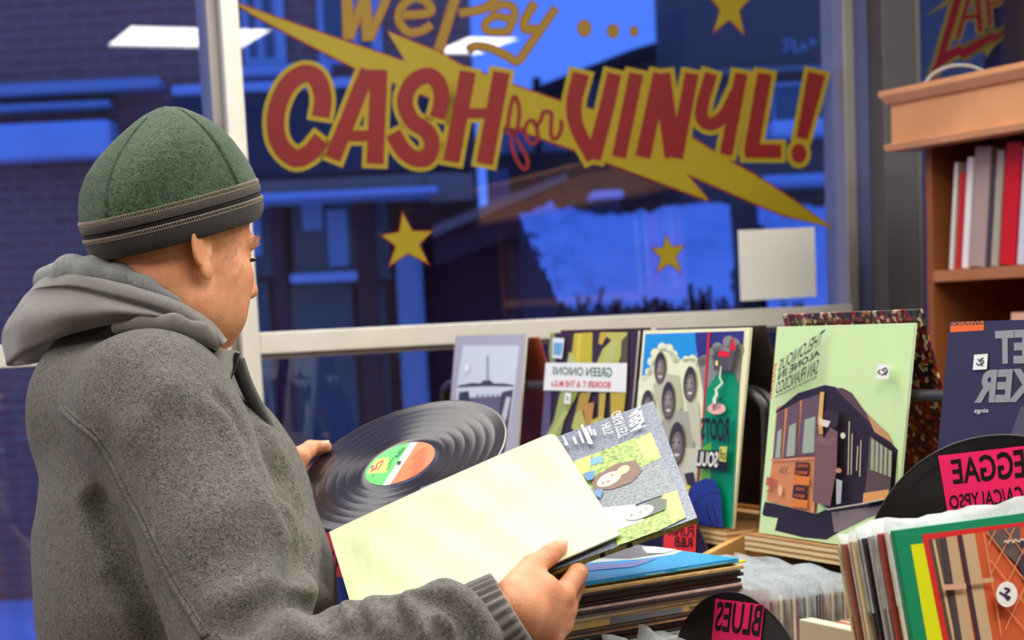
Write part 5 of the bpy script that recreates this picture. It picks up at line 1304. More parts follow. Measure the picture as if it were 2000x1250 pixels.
Rm = {'i': P(1097, 1163, 1.888), 'm': P(1101, 1190, 1.895), 'r': P(1094, 1217, 1.895), 'p': P(1078, 1241, 1.888)}
Rt = [P(1004, 1158, 1.848), PL(1040, 1108, 0.0165), PL(1069, 1087, 0.0128), PL(1092, 1070, 0.0105)]
Rf = {'i': [Rm['i'], P(1129, 1119, 1.908), PL(1118, 1070, -0.0225), PL(1096, 1040, -0.0215)],
      'm': [Rm['m'], P(1123, 1146, 1.935), PL(1105, 1078, -0.030), PL(1080, 1045, -0.022)],
      'r': [Rm['r'], P(1112, 1180, 1.945), PL(1085, 1090, -0.034), PL(1058, 1056, -0.022)],
      'p': [Rm['p'], P(1094, 1212, 1.940), PL(1062, 1105, -0.034), PL(1036, 1075, -0.022)]}
Rr = {'i': (.0128, .0108, .0092, .0078), 'm': (.0130, .0110, .0094, .0078), 'r': (.0125, .0102, .0088, .0074), 'p': (.0112, .0090, .0078, .0066)}
def f_rhand(p):
    d = d_cap(p, P(900, 1245, 1.832), rw, 0.030, 0.0255)
    for k in 'imrp': d = smin(d, d_cap(p, rw + (Rm[k] - rw) * 0.12, Rm[k], 0.0225, Rr[k][0]), 0.012)
    d = smin(d, d_ell(p, (rw + Rm['i'] + Rt[1]) / 3, (0.026, 0.026, 0.022)), 0.012)
    t = d_cap(p, Rt[0], Rt[1], 0.0195, 0.0140); t = smin(t, d_cap(p, Rt[1], Rt[2], 0.0135, 0.0115), 0.004); t = smin(t, d_cap(p, Rt[2], Rt[3], 0.0118, 0.0098), 0.003)
    d = smin(d, t, 0.009)
    for k in 'imrp':
        q = Rf[k]; r = Rr[k]; g = d_cap(p, q[0], q[1], r[0], r[1]); g = smin(g, d_cap(p, q[1], q[2], r[1] * 1.02, r[2]), 0.003); g = smin(g, d_cap(p, q[2], q[3], r[2] * 1.02, r[3]), 0.003)
        d = smin(d, g, 0.0045)
    for k in 'imrp': d = smin(d, np.linalg.norm(p - Rm[k], axis=1) - Rr[k][0] * 1.06, 0.006)
    # creases over the thumb joint, tendons and the web
    ta = nrm(Rt[3] - Rt[2]); side = nrm(np.cross(ta, pn)); top = pn
    for off in (-0.0045, -0.0015, 0.0018):
        c = Rt[2] + ta * off; d = d + 0.0017 * np.exp(-(d_poly(p, [c + side * 0.009 + top * 0.008, c + top * 0.0125, c - side * 0.009 + top * 0.008]) / 0.0011) ** 2)
    d = d - 0.0014 * np.exp(-(d_poly(p, [rw + (Rt[1] - rw) * 0.3 + np.array([0, -0.02, 0.005]), Rt[1] + np.array([0, -0.012, 0.004])]) / 0.005) ** 2)
    for k in 'im': d = d - 0.0020 * np.exp(-(d_poly(p, [rw + (Rm[k] - rw) * 0.35 + np.array([0, -0.021, 0.0]), Rm[k] + np.array([0, -0.012, 0.0])]) / 0.004) ** 2)
    d = d + 0.0022 * np.exp(-(d_poly(p, [P(1050, 1136, 1.868), P(1040, 1150, 1.862), P(1028, 1160, 1.86)]) / 0.0035) ** 2)
    # thumb nail bed
    nc = Rt[3] + pn * 0.0085 + ta * 0.001
    d = d + 0.0007 * np.exp(-((np.linalg.norm((p - nc), axis=1) - 0.0078) / 0.0010) ** 2)
    return d
lw = P(540, 962, 2.36)
Lt = [P(560, 928, 2.362), P(584, 893, 2.372), PD(607, 876, 0.0130), PD(635, 873, 0.0102)]
Lm = [PD(573, 938, -0.017), PD(567, 956, -0.024), PD(563, 973, -0.026), PD(561, 988, -0.024)]
Lf = [[Lm[0], PD(620, 920, -0.0165), PD(655, 905, -0.0125), PD(680, 895, -0.0105)], [Lm[1], PD(625, 940, -0.0175), PD(662, 925, -0.0135), PD(690, 914, -0.0105)],
      [Lm[2], PD(625, 960, -0.0175), PD(660, 948, -0.0130), PD(686, 938, -0.0100)], [Lm[3], PD(618, 980, -0.0165), PD(645, 972, -0.012), PD(668, 964, -0.0095)]]
def f_lhand(p):
    d = d_cap(p, P(500, 1020, 2.375), lw, 0.030, 0.026)
    for i in range(4): d = smin(d, d_cap(p, lw, Lm[i], 0.021, 0.0125), 0.012)
    t = d_cap(p, Lt[0], Lt[1], 0.020, 0.0145); t = smin(t, d_cap(p, Lt[1], Lt[2], 0.0140, 0.0115), 0.004); t = smin(t, d_cap(p, Lt[2], Lt[3], 0.0115, 0.0092), 0.003)
    d = smin(d, t, 0.010)
    for q in Lf:
        g = d_cap(p, q[0], q[1], 0.0122, 0.0100); g = smin(g, d_cap(p, q[1], q[2], 0.0102, 0.0088), 0.003); g = smin(g, d_cap(p, q[2], q[3], 0.0090, 0.0074), 0.003); d = smin(d, g, 0.004)
    a = nrm(Lt[1] - Lt[0]); v = np.array([0, -1.0, 0])
    for k in range(5):
        c = Lt[0] + (Lt[1] - Lt[0]) * (0.15 + 0.2 * k); sd = nrm(np.cross(a, v))
        d = d + 0.0010 * np.exp(-(d_poly(p, [c + v * 0.016 + sd * 0.012, c + v * 0.018, c + v * 0.016 - sd * 0.012]) / 0.0016) ** 2)
    return d
LE = P(470, 1120, 2.50)
RLo, RHi = np.min([*Rt, *Rm.values(), *[q for v in Rf.values() for q in v], rw, P(900, 1245, 1.832)], 0) - 0.035, np.max([*Rt, *Rm.values(), *[q for v in Rf.values() for q in v], rw], 0) + 0.035
LLo, LHi = np.min([*Lt, *Lm, *[q for v in Lf for q in v], lw, P(500, 1020, 2.375)], 0) - 0.035, np.max([*Lt, *Lm, *[q for v in Lf for q in v], lw], 0) + 0.035
def f_body(p):
    d = near(p, None, OH - 0.20, OH + 0.20, f_head)
    def tor(q):
        s = (q - NB) @ np.stack([tf, tr / 1.0, ZU], 1); s[:, 1] /= 1.5
        return d_cap(s, (-0.02, 0, -0.12), (0.0, 0, -0.42), 0.070, 0.09)
    d = smin(d, tor(p), 0.04)
    d = smin(d, d_cap(p, NB - ZU * 0.04, SR, 0.055, 0.052), 0.03); d = smin(d, d_cap(p, NB - ZU * 0.04, SL, 0.055, 0.052), 0.03)
    d = smin(d, d_cap(p, SR, EL, 0.052, 0.043), 0.02); d = smin(d, d_cap(p, EL, P(900, 1245, 1.832), 0.043, 0.031), 0.012)
    d = smin(d, d_cap(p, SL, LE, 0.052, 0.043), 0.02); d = smin(d, d_cap(p, LE, P(500, 1020, 2.375), 0.043, 0.031), 0.012)
    d = smin(d, near(p, None, RLo, RHi, f_rhand), 0.004); d = smin(d, near(p, None, LLo, LHi, f_lhand), 0.004)
    return d
skin = bpy.data.materials.new('skin'); skin.use_nodes = True
_t = skin.node_tree; _b = _t.nodes['Principled BSDF']; _tc = _t.nodes.new('ShaderNodeTexCoord'); _n = _t.nodes.new('ShaderNodeTexNoise'); _r = _t.nodes.new('ShaderNodeValToRGB')
_n.inputs['Scale'].default_value = 32; _n.inputs['Detail'].default_value = 5
_r.color_ramp.elements[0].position = 0.3; _r.color_ramp.elements[1].position = 0.72
_r.color_ramp.elements[0].color = (*lin((210, 138, 102)), 1); _r.color_ramp.elements[1].color = (*lin((232, 166, 126)), 1)
_t.links.new(_tc.outputs['Object'], _n.inputs['Vector']); _t.links.new(_n.outputs[0], _r.inputs[0]); _t.links.new(_r.outputs[0], _b.inputs['Base Color'])
_b.inputs['Roughness'].default_value = 0.5; _b.inputs['Specular IOR Level'].default_value = 0.35
_b.inputs['Subsurface Weight'].default_value = 0.12; _b.inputs['Subsurface Radius'].default_value = (1.0, 0.35, 0.2); _b.inputs['Subsurface Scale'].default_value = 0.006
_nb = _t.nodes.new('ShaderNodeTexVoronoi'); _nb.inputs['Scale'].default_value = 330; _bp = _t.nodes.new('ShaderNodeBump'); _bp.inputs['Strength'].default_value = 0.28; _bp.inputs['Distance'].default_value = 0.0014
_t.links.new(_tc.outputs['Object'], _nb.inputs['Vector']); _t.links.new(_nb.outputs[0], _bp.inputs['Height']); _t.links.new(_bp.outputs[0], _b.inputs['Normal'])
PT = np.array([NB[0] + 0.02, NB[1], 0.0])
lo_ = np.minimum.reduce([OH - 0.2, SL - 0.08, SR - 0.08, RLo, LLo, EL - 0.06, NB - np.array([0.25, 0.25, 0.55])]); hi_ = np.maximum.reduce([OH + 0.2, SL + 0.08, RHi, LHi, LE + 0.06])
V, Q = surface_nets(f_body, lo_, hi_, 0.0021)
man = obj('person', V, Q, skin, None, smooth=True, origin=PT)
tag(man, 'man in green beanie and grey fleece jacket, seen from behind, holding a record', 'person')
# nail, eye details, brow, temple hair
ta = nrm(Rt[3] - Rt[2]); sd = nrm(np.cross(pn, ta))
def nail(name, c, along, side, up, L_, Wd, parent):
    V = []; m = 10
    for i in range(m + 1):
        for j in range(m + 1):
            x, y = (i / m - 0.5), (j / m - 0.5)
            r = 1 - 0.35 * max(0, abs(x) * 2 - 0.5) ** 2 * 2
            V.append(c + along * x * L_ + side * y * Wd * r + up * (-0.0024 * (2 * y) ** 2 - 0.0009 * (2 * x) ** 2))
    Fc = [(i * (m + 1) + j, (i + 1) * (m + 1) + j, (i + 1) * (m + 1) + j + 1, i * (m + 1) + j + 1) for i in range(m) for j in range(m)]
    return obj(name, V, Fc, mat('finger_nail', (232, 178, 152), 0.3, 0.5), parent, smooth=True)
un = pn * 0.55 + np.array([0.15, -0.75, 0.1]); un = nrm(un - ta * np.dot(un, ta)); sd = nrm(np.cross(un, ta))
nail('thumb_nail', Rt[3] + un * 0.0101 + ta * 0.0018, ta, sd, un, 0.0135, 0.0125, man)
la = nrm(Lt[3] - Lt[2]); ls = nrm(np.cross(dn, la)); lu = nrm(dn * 0.75 - np.array([0, 1, 0]) * 0.4)
nail('thumb_nail', Lt[3] + lu * 0.0098 + la * 0.002, la, nrm(np.cross(lu, la)), lu, 0.0125, 0.0115, man)
r_ = np.random.RandomState(8); mb = MB()
def snap_head(a, c, side=1):
    b = 0.11
    for _ in range(60):
        p = H(a, b * side, c); dd = f_head(np.array([p]))[0]
        if dd < 0.0004: break
        b -= max(dd * 0.7, 0.0005)
    return p
for i in range(110):
    a_, c_ = 0.040 + 0.020 * r_.rand() + 0.006 * r_.randn(), 0.012 + 0.024 * r_.randn()
    p0 = snap_head(a_, c_); p1 = snap_head(a_ + 0.002 * r_.randn() - 0.002, c_ - 0.006 - 0.004 * r_.rand()) + hr * 0.0012
    mb.tube([p0 - hr * 0.0004, (p0 + p1) / 2 + hr * 0.0008, p1], [0.00026, 0.00022, 0.00014], 4)
mb0_ = mb; mb = MB()
for i in range(60):
    a_, c_ = 0.086 + 0.012 * r_.rand(), 0.036 + 0.003 * r_.randn()
    p0 = snap_head(a_, c_); p1 = p0 + hf * 0.004 * r_.rand() + hu * 0.003 * r_.randn() + hr * 0.002
    mb.tube([p0, p1], [0.0004, 0.0002], 4)
gh = mat('grey_hair', (206, 164, 134), 0.6, 0.3)
mb.build('eyebrow', gh, man); o = mb0_.build('hair', gh, man, label='short greying hair at the temple')
o['kind'] = 'stuff'
mb = MB()
for i in range(26):
    k = i / 25; a_ = 0.088 + 0.006 * k; p0 = H(a_, 0.046 - 0.028 * k, 0.013); mb.tube([p0, p0 + hf * 0.006 + hr * 0.004 - hu * 0.002], [0.0005, 0.0002], 4)
mb.build('eyelashes', mat('dark_lash', (50, 34, 30), 0.6), man)

# ---- beanie: stacked rings in a frame tilted up towards the forehead
TI = math.radians(23.5)
kf = hf * math.cos(TI) + hu * math.sin(TI); ku = hu * math.cos(TI) - hf * math.sin(TI)
KC = H(0.006, 0, 0.031)
prof_h = [(-0.004, .1130, .0880, -0.002), (0.0, .1165, .0915, -0.001), (0.008, .1200, .0945, 0.0), (0.02, .1225, .0965, 0.0), (0.03, .1230, .0970, 0.0), (0.042, .1225, .0970, 0.0), (0.060, .1195, .0955, 0.001), (0.080, .1125, .0910, 0.003),
          (0.100, .1010, .0830, 0.007), (0.118, .0850, .0715, 0.012), (0.132, .0680, .0585, 0.017), (0.144, .0500, .0440, 0.021), (0.154, .0320, .0290, 0.025), (0.161, .0150, .0140, 0.027), (0.163, .002, .002, 0.028)]
ph_ = np.array(prof_h)
def hat_p(h, th, out=0.0, wob=1.0):
    l, w, o = [np.interp(h, ph_[:, 0], ph_[:, k]) for k in (1, 2, 3)]
    k = min(1, max(0, (h - 0.042) / 0.05)) * wob
    bump = 0.0022 * math.sin(3 * th + 0.7 + 16 * h) * k + 0.0016 * math.sin(5 * th + 31 * h) * k + 0.002 * k * math.cos(4 * th) * min(1, h / 0.15)
    e = 2.15; c, s = math.cos(th), math.sin(th)
    rr = (abs(c) ** e + abs(s) ** e) ** (-1 / e)
    h = h if h < 0.05 else 0.05 + (h - 0.05) * 0.95
    return KC + kf * (o + (l * 0.95 + out + bump) * c * rr) + hr * ((w + out + bump) * s * rr) + ku * h
def hat_band(name, h0, h1, m, n=96, rows=14, out=0.0, parent=None, thick=0.004, bulge=0.0, lab=None, cap=False):
    rings = []
    for i in range(rows + 1):
        q = i / rows; h = h0 + (h1 - h0) * q
        rings.append([hat_p(h, 2 * math.pi * j / n, out + bulge * math.sin(math.pi * q)) for j in range(n)])
    if not cap:
        for i in range(rows, -1, -1):
            q = i / rows; h = h0 + (h1 - h0) * q; rings.append([hat_p(h, 2 * math.pi * j / n, out - thick) for j in range(n)])
        rings.append(rings[0])
        mb = MB().loft(rings, cap0=False, cap1=False)
    else: mb = MB().loft(rings, cap0=False, cap1=True)
    return mb.build(name, m, parent, smooth=True, label=lab)
def fleece(name, c0, c1, scale, strength=0.5, dist=0.002, sheen=0.25, ridged=False):
    m = bpy.data.materials.new(name); m.use_nodes = True
    t = m.node_tree; b = t.nodes['Principled BSDF']; tc = t.nodes.new('ShaderNodeTexCoord')
    n1 = t.nodes.new('ShaderNodeTexNoise'); n1.inputs['Scale'].default_value = scale; n1.inputs['Detail'].default_value = 4; n1.inputs['Distortion'].default_value = 1.8; n1.inputs['Roughness'].default_value = 0.55; n1.noise_type = 'RIDGED_MULTIFRACTAL' if ridged else 'FBM'
    rp = t.nodes.new('ShaderNodeValToRGB'); rp.color_ramp.elements[0].position = 0.36; rp.color_ramp.elements[1].position = 0.62
    rp.color_ramp.elements[0].color = (*lin(c0), 1); rp.color_ramp.elements[1].color = (*lin(c1), 1)
    bp = t.nodes.new('ShaderNodeBump'); bp.inputs['Strength'].default_value = strength; bp.inputs['Distance'].default_value = dist
    t.links.new(tc.outputs['Object'], n1.inputs['Vector']); t.links.new(n1.outputs[0], rp.inputs[0]); t.links.new(rp.outputs[0], b.inputs['Base Color']); t.links.new(n1.outputs[0], bp.inputs['Height']); t.links.new(bp.outputs[0], b.inputs['Normal'])
    b.inputs['Roughness'].default_value = 0.95; b.inputs['Specular IOR Level'].default_value = 0.1; b.inputs['Sheen Weight'].default_value = sheen; b.inputs['Sheen Roughness'].default_value = 0.6
    return m
green_f = fleece('green_fleece', (30, 52, 36), (76, 106, 76), 200, 0.9, 0.004)
char_f = fleece('charcoal_fleece', (40, 38, 38), (62, 58, 56), 300, 0.4, 0.002, 0.15)
grey_b = fleece('dark_grey_fleece', (64, 58, 58), (88, 82, 80), 300, 0.4, 0.002, 0.15)
blk_b = fleece('black_fleece', (24, 22, 22), (38, 34, 34), 300, 0.4, 0.002, 0.1)
hat = bpy.data.objects.new('beanie', None); COL.objects.link(hat); hat.parent = man; hat.location = tuple(KC - PT); hat['label'] = 'green fleece beanie with a charcoal band'
hat_band('crown', 0.0425, 0.163, green_f, rows=30, cap=True, parent=hat, out=0.0008)
hat_band('brim_band', -0.004, 0.0205, char_f, rows=8, out=0.0012, bulge=0.0015, parent=hat)
hat_band('black_band', 0.0205, 0.0305, blk_b, rows=5, out=-0.0004, parent=hat)
hat_band('grey_band', 0.030, 0.0430, grey_b, rows=6, out=0.0008, bulge=0.0018, parent=hat)
stitch = mat('pale_stitching', (160, 146, 132), 0.7)
def stitching(h, gap):
    mb = MB(); n = 140
    for hh in (h - gap / 2, h + gap / 2):
        mb.tube([hat_p(hh, 2 * math.pi * j / n, 0.0016) for j in range(n + 1)], 0.00055, 5, cap=False)
    for j in range(230):
        a = 2 * math.pi * j / 230; mb.tube([hat_p(h - gap / 2, a, 0.0016), hat_p(h, a + 0.006, 0.0024), hat_p(h + gap / 2, a + 0.012, 0.0016)], 0.00055, 4, cap=False)
    return mb.build('stitching', stitch, hat)
stitching(0.0212, 0.0048); stitching(0.0430, 0.0050)
for th0 in (1.15, 2.75, -0.4, -2.0):
    for dth in (-0.014, 0.014):
        MB().tube([hat_p(h, th0 + dth + 0.9 * (h - 0.046), 0.0012) for h in np.linspace(0.048, 0.157, 26)], 0.0014, 6).build('seam', green_f, hat, smooth=True)

# ---- jacket
def px3(pts): return [P(*q) for q in pts]
TC = [P(285, 842, 2.27), P(330, 960, 2.24), P(362, 1150, 2.225), P(368, 1420, 2.26), P(360, 1560, 2.27)]
TRr = [0.112, 0.158, 0.180, 0.178, 0.172]
TM = np.stack([tf, tr / 1.28, ZU], 1)
def f_torso(p):
    q = p @ TM; c = [t @ TM for t in TC]
    return chain(q, c, TRr, 0.05)
SJ = P(304, 802, 2.085)
slv_p = [SJ, P(345, 885, 2.05), P(432, 1065, 1.985), EL, FM, P(912, 1245, 1.822)]
slv_r = [0.082, 0.085, 0.086, 0.078, 0.059, 0.050]
lsl_p = [SL, LE, P(520, 1000, 2.37)]
hood_in = px3([(345, 588, 2.135), (285, 558, 2.15), (236, 540, 2.165), (188, 533, 2.185), (140, 534, 2.215), (95, 550, 2.285)])
fold2 = px3([(420, 670, 2.102), (394, 650, 2.096), (340, 634, 2.094), (280, 634, 2.10), (230, 640, 2.11)])
coll = px3([(330, 676, 2.10), (385, 694, 2.095), (425, 704, 2.115), (450, 706, 2.14)])
coll2 = px3([(330, 676, 2.10), (390, 720, 2.09), (432, 735, 2.125)])
neck_ring = [NB + tf * (0.012 + 0.078 * math.cos(t)) + tr * 0.074 * math.sin(t) - ZU * (0.040 + 0.030 * math.cos(t)) for t in np.linspace(0, 2 * math.pi, 17)]
def f_jacket0(p):
    d = f_torso(p)
    d = smin(d, d_cap(p, NB - ZU * 0.085 - tf * 0.03, SJ, 0.066, 0.078), 0.035); d = smin(d, d_cap(p, P(185, 782, 2.21), SJ, 0.082, 0.078), 0.05); d = smin(d, np.linalg.norm(p - P(178, 815, 2.29), axis=1) - 0.076, 0.05); d = smin(d, chain(p, [P(382, 798, 2.22), P(428, 885, 2.235), P(470, 960, 2.24)], [0.046, 0.070, 0.075], 0.02), 0.03); d = smin(d, d_cap(p, NB - ZU * 0.085, SL, 0.066, 0.080), 0.035)
    d = smin(d, d_poly(p, neck_ring) - 0.018, 0.03); d = smin(d, np.linalg.norm(p - P(235, 700, 2.235), axis=1) - 0.072, 0.03)
    arm = chain(p, slv_p[:4], slv_r[:4], 0.02); fa = chain(p, slv_p[3:], slv_r[3:], 0.02)
    arm = smin(arm, fa, 0.018)
    up = np.clip((p[:, 2] - SJ[2]) / 0.16 + 1.0, 0, 1)
    d = smin(d, arm, 0.010 + 0.035 * up)
    d = smin(d, chain(p, lsl_p, [0.082, 0.070, 0.050], 0.02), 0.02)
    return d
def f_lining(p): return chain(p, hood_in, [0.006, 0.009, 0.013, 0.019, 0.021, 0.02], 0.015)
def f_fold(p): return chain(p, fold2, [0.008, 0.0105, 0.0115, 0.010, 0.008], 0.012)
def f_collar(p):
    a = chain(p, coll, [0.020, 0.020, 0.014, 0.008], 0.01); b = chain(p, coll2, [0.02, 0.018, 0.009], 0.01)
    return smin(a, b, 0.01)
def march(f, x, y, y0=1.6):
    d = nrm(ray(x, y)); p = C0 + d * y0
    for _ in range(80):
        v = f(np.array([p]))[0]
        if v < 0.0004: return p
        p = p + d * v * 0.8
        if p[1] > 3.2: break
    return None
def hits(f, pts):
    return [q for q in (march(f, x, y) for x, y in pts) if q is not None]
grooves = []   # (points, depth, width)
def fold(pts, a, w, f=f_jacket0):
    h = hits(f, smooth_path([(x, y, 0) for x, y in pts], 3)[:, :2])
    if len(h) > 1: grooves.append((np.array(h), a * 1.7, max(w * 1.25, 0.006)))
seam_px = [(120, 800), (150, 826), (190, 860), (224, 915), (250, 968), (276, 1016), (304, 1078), (338, 1142), (376, 1204), (402, 1245)]
fold([(190, 985), (206, 1035), (238, 1092), (262, 1142), (302, 1240)], 0.016, 0.012); fold([(160, 980), (178, 1040), (210, 1100)], -0.005, 0.016)
fold([(433, 782), (468, 826), (495, 893), (535, 964), (574, 1035), (590, 1090)], 0.007, 0.010)
fold([(420, 800), (452, 840), (478, 900), (518, 975), (556, 1045)], -0.004, 0.012)
fold([(500, 840), (518, 890), (540, 930), (560, 985)], 0.006, 0.009); fold([(520, 838), (548, 890), (570, 930), (592, 1000)], -0.004, 0.009)
fold([(588, 1092), (580, 1118), (566, 1130)], 0.012, 0.012); fold([(600, 1060), (606, 1110), (598, 1150)], -0.006, 0.012)
fold([(470, 1222), (500, 1196), (540, 1178), (575, 1160)], 0.009, 0.013); fold([(430, 1180), (490, 1160), (545, 1140)], -0.005, 0.018)
fold([(575, 1148), (606, 1160), (632, 1178)], -0.009, 0.012); fold([(580, 1175), (612, 1186), (628, 1205)], 0.009, 0.010); fold([(560, 1200), (590, 1225)], -0.005, 0.014)
fold([(640, 1185), (655, 1205), (660, 1236)], 0.007, 0.009)
fold([(692, 1180), (700, 1205), (716, 1236)], 0.006, 0.008); fold([(672, 1182), (682, 1210)], -0.005, 0.012); fold([(724, 1180), (740, 1205), (752, 1236)], -0.006, 0.014)
fold([(762, 1176), (774, 1200), (796, 1236)], 0.007, 0.009); fold([(796, 1172), (812, 1195), (830, 1236)], -0.007, 0.012)
fold([(822, 1168), (836, 1196), (858, 1238)], 0.009, 0.008); fold([(846, 1176), (872, 1180), (890, 1196), (908, 1218), (920, 1244)], 0.016, 0.0085)
fold([(870, 1152), (896, 1164), (918, 1186), (936, 1214), (946, 1240)], -0.0125, 0.014); fold([(842, 1180), (858, 1196), (876, 1224)], -0.006, 0.009)
fold([(928, 1150), (946, 1172), (960, 1200)], 0.004, 0.007)
fold([(270, 790), (240, 815), (218, 850), (208, 890)], 0.003, 0.018); fold([(330, 760), (285, 790), (255, 830)], -0.006, 0.022)
fold([(290, 880), (320, 1000), (380, 1120)], -0.003, 0.03)
grooves = [(g[::2] if len(g) > 8 else g, a, w) for g, a, w in grooves]
def f_jacket(p):
    d = f_jacket0(p)
    m = np.abs(d) < 0.06
    if m.any():
        q = p[m]; e = np.zeros(len(q))
        for g, a, w in grooves:
            lo, hi = g.min(0) - 3 * w, g.max(0) + 3 * w
            k = ((q > lo) & (q < hi)).all(1)
            if k.any(): e[k] += a * np.exp(-(d_poly(q[k], g) / w) ** 2)
        # slow undulation of the loose cloth
        e += 0.0016 * np.sin(q[:, 0] * 31 + 2 * np.sin(q[:, 2] * 17)) * np.sin(q[:, 2] * 27 + q[:, 1] * 21)
        d[m] += e
    hem = (P(360, 1500, 2.27)[2]); d = np.maximum(d, hem - 0.10 - p[:, 2])
    d = np.maximum(d, ((p - P(968, 1216, 1.846)) @ nrm(WR - P(900, 1245, 1.832))))if False else d
    return np.maximum(d, -(f_neckhole(p)))
def f_neckhole(p): return d_cap(p, NB - ZU * 0.02, NB + ZU * 0.2 + tf * 0.02, 0.062, 0.10)
grey_fl = fleece('grey_fleece', (64, 60, 57), (130, 124, 117), 210, 1.0, 0.005, 0.3)
grey_sm = fleece('smooth_grey_fleece', (88, 83, 80), (112, 106, 102), 420, 0.35, 0.0012, 0.45)
grey_li = fleece('lining_fleece', (104, 106, 108), (136, 138, 140), 300, 0.4, 0.002, 0.3)
jk = bpy.data.objects.new('fleece_jacket', None); COL.objects.link(jk); jk.parent = man; jk.location = tuple(NB - PT); jk['label'] = 'grey hooded fleece jacket'
allp = np.array(TC + slv_p + lsl_p)
V, Q = surface_nets(f_jacket, allp.min(0) - 0.26, np.maximum(allp.max(0) + 0.12, NB + 0.12), 0.0034)
obj('jacket_body', V, Q, grey_fl, jk, smooth=True)
for off, r in ((0, 0.0042), (7, 0.0016), (-7, 0.0016)):
    sp = smooth_path([(x + off, y - off * 0.55, 0) for x, y in seam_px], 5)[:, :2]
    hh = np.array(hits(f_jacket, sp)); hh = hh + (hh - C0) / np.linalg.norm(hh - C0, axis=1)[:, None] * r * 0.35
    MB().tube(hh, r, 8).build('seam', grey_fl, jk, smooth=True)
HS = [[(444, 664, 2.128), (440, 668, 2.104), (433, 674, 2.098), (428, 679, 2.104), (424, 683, 2.112), (422, 686, 2.122)],
      [(408, 622, 2.128), (403, 630, 2.100), (394, 643, 2.093), (389, 651, 2.100), (385, 657, 2.103), (382, 664, 2.118)],
      [(346, 587, 2.128), (341, 593, 2.102), (332, 606, 2.094), (327, 614, 2.102), (322, 622, 2.094), (318, 630, 2.110)],
      [(242, 553, 2.152), (238, 560, 2.124), (230, 576, 2.114), (226, 585, 2.122), (216, 608, 2.092), (210, 634, 2.112)],
      [(156, 533, 2.192), (152, 540, 2.166), (144, 557, 2.155), (140, 567, 2.162), (130, 612, 2.118), (126, 654, 2.140)],
      [(92, 538, 2.250), (84, 545, 2.232), (70, 562, 2.222), (62, 574, 2.226), (40, 632, 2.196), (42, 690, 2.215)],
      [(84, 548, 2.330), (72, 556, 2.326), (52, 576, 2.326), (40, 590, 2.328), (6, 650, 2.318), (14, 712, 2.318)],
      [(110, 562, 2.410), (98, 570, 2.420), (78, 590, 2.436), (68, 602, 2.440), (40, 660, 2.446), (56, 712, 2.430)],
      [(200, 585, 2.450), (194, 592, 2.462), (182, 608, 2.478), (178, 618, 2.478), (170, 650, 2.482), (180, 690, 2.460)],
      [(340, 620, 2.420), (340, 626, 2.432), (340, 640, 2.442), (340, 648, 2.440), (340, 660, 2.440), (340, 680, 2.425)]]
HS = [[P(*q) for q in r] for r in HS]
hn = NB + ZU * 0.02
def hood_ring(pr):
    """closed cross-section: outer profile, then back along the inside"""
    o = smooth_path(pr, 5); c = o.mean(0)
    inn = [q + nrm(hn - q) * 0.012 for q in o[::-1]]
    return np.array(list(o) + inn)
st_ = [smooth_path([r[k] for r in HS], 7) for k in range(6)]
rings = []
for i in range(len(st_[0])):
    r_i = hood_ring([st_[k][i] for k in range(6)])
    wob = 0.0022 * math.sin(i * 0.45) + 0.0015 * math.sin(i * 0.9 + 1)
    c = r_i.mean(0); rings.append(np.array([q + nrm(q - hn) * wob * (1 if 18 <= j < 32 else 0.3) for j, q in enumerate(r_i)]))
MB().loft(rings).build('hood', grey_sm, jk, smooth=True)
q_ = np.array(hood_in); V, Q = surface_nets(f_lining, q_.min(0) - 0.03, q_.max(0) + 0.03, 0.003)
obj('hood_lining', V, Q, grey_li, jk, smooth=True, label='paler lining of the hood')
q_ = np.array(fold2); V, Q = surface_nets(f_fold, q_.min(0) - 0.03, q_.max(0) + 0.03, 0.0026)
obj('collar_fold', V, Q, grey_sm, jk, smooth=True)
# the turned-up collar end with the zip
ct = smooth_path(px3([(335, 648, 2.150), (380, 664, 2.135), (425, 680, 2.130), (464, 687, 2.160)]), 6)
cbm = smooth_path(px3([(345, 690, 2.112), (380, 712, 2.098), (415, 736, 2.092), (441, 749, 2.118)]), 6)
rings = []
for a_, b_ in zip(ct, cbm):
    row = [a_ * (1 - k) + b_ * k + np.array([0, -0.010, 0]) * math.sin(math.pi * k) for k in np.linspace(0, 1, 9)]
    rings.append(row + [q + np.array([0.003, 0.010, 0]) for q in row[::-1]])
MB().loft(rings).build('collar', grey_sm, jk, smooth=True)
# front edge with zip
zf_ = [P(463, 690, 2.145), P(457, 716, 2.14), P(443, 747, 2.13)]
MB().tube(smooth_path(zf_, 6), 0.0035, 8).build('collar_edge', blk_b, jk, smooth=True)
fe = smooth_path(px3([(466, 700, 2.16), (480, 742, 2.165), (500, 785, 2.17), (524, 832, 2.18), (552, 890, 2.19), (590, 980, 2.2)]), 6)
MB().loft([[p - np.array([0.012, 0, 0]), p + np.array([0, -0.005, 0]), p + np.array([0.006, 0.01, 0]), p + np.array([-0.008, 0.02, 0])] for p in fe]).build('front_placket', char_f, jk, smooth=True)
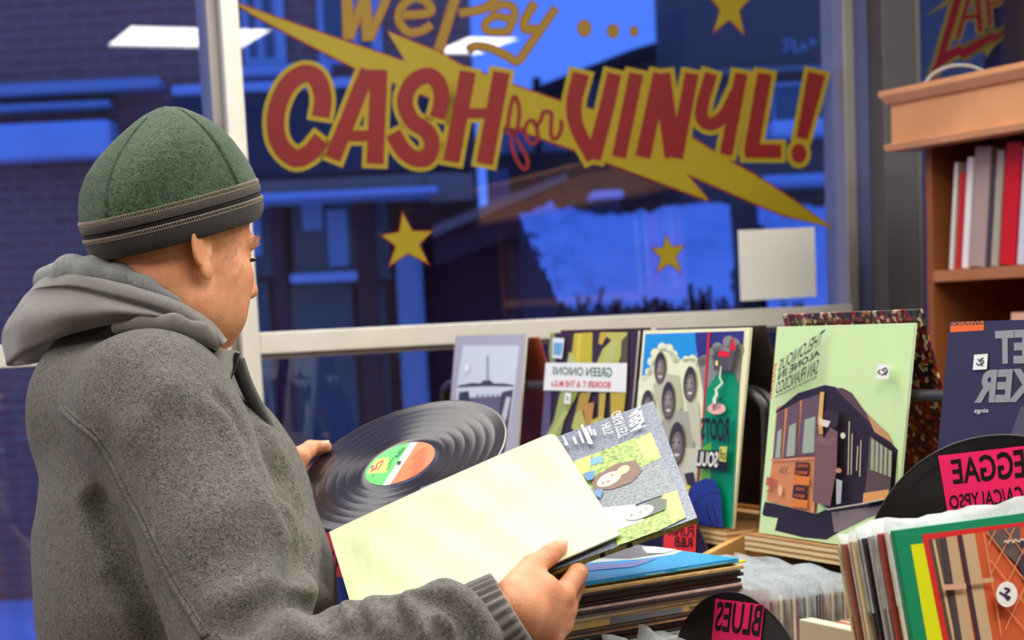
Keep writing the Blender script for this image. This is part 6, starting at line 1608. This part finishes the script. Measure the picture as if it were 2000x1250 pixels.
# ribbed cuffs
def cuff(c0, c1, r0, r1, ribs=26, name='cuff'):
    ax = nrm(c1 - c0); u = nrm(np.cross(ax, ZU)); w = np.cross(u, ax); n = ribs * 8; rings = []
    prof = [(0.0, r0 - 0.006), (0.0, r0), (0.2, r0 + 0.003), (0.5, (r0 + r1) / 2 + 0.003), (0.85, r1 + 0.0015), (1.0, r1), (1.02, r1 - 0.004), (0.9, r1 - 0.007), (0.3, r1 - 0.007)]
    for k, (q, r) in enumerate(prof):
        ring = []
        for j in range(n):
            a = 2 * math.pi * j / n; rr = r + (0.0021 * math.sin(ribs * a + 0.5 * math.sin(3 * a + 2)) if 1 <= k <= 5 else 0) + 0.0015 * math.sin(3 * a + 1 + q)
            ring.append(c0 + (c1 - c0) * q + rr * (math.cos(a) * u + math.sin(a) * w))
        rings.append(ring)
    return MB().loft(rings, cap0=False, cap1=False).build(name, grey_sm, jk, smooth=True, label='ribbed cuff')
cuff(P(928, 1239, 1.836), P(1003, 1192, 1.839), 0.0475, 0.044)
cuff(P(515, 1005, 2.372), P(538, 966, 2.361), 0.044, 0.036)
# trousers and shoes
den = mat('dark_trousers', (52, 54, 66), 0.85, 0.2, noise=(120, 0.15), bump=(300, 0.3, 0.001)); shoe_m = mat('dark_shoe', (40, 36, 34), 0.5, 0.4)
hipc = TC[-1].copy(); hipc[2] = TC[-1][2]
hl = [hipc + tr * 0.10 * s for s in (1, -1)]
def f_tr(p):
    d = None
    for h in hl:
        kn = np.array([h[0] + tf[0] * 0.03, h[1] + tf[1] * 0.03, 0.52]); an = np.array([h[0], h[1], 0.10])
        q = chain(p, [h - ZU * 0.02, kn, an], [0.105, 0.078, 0.062], 0.02); d = q if d is None else smin(d, q, 0.01)
    q = (p - hipc) @ np.stack([tf, tr / 1.25, ZU], 1); d = smin(d, d_cap(q, (0, 0, 0.02), (0, 0, -0.08), 0.145, 0.14), 0.03)
    return np.maximum(d, 0.055 - p[:, 2])
V, Q = surface_nets(f_tr, np.array([hipc[0] - 0.3, hipc[1] - 0.35, 0.0]), np.array([hipc[0] + 0.3, hipc[1] + 0.35, hipc[2] + 0.12]), 0.009)
obj('trousers', V, Q, den, man, smooth=True)
for h in hl:
    c = np.array([h[0], h[1], 0])
    def f_s(p, c=c):
        d = chain(p, [c + tf * -0.05 + ZU * 0.045, c + tf * 0.06 + ZU * 0.040, c + tf * 0.15 + ZU * 0.030], [0.045, 0.046, 0.036], 0.02)
        d = smin(d, d_cap(p, c + ZU * 0.05, c + ZU * 0.10, 0.046, 0.050), 0.02); return np.maximum(d, 0.002 - p[:, 2])
    V, Q = surface_nets(f_s, c - np.array([0.25, 0.25, 0.02]), c + np.array([0.25, 0.25, 0.18]), 0.006)
    obj('shoe', V, Q, shoe_m, man, smooth=True)
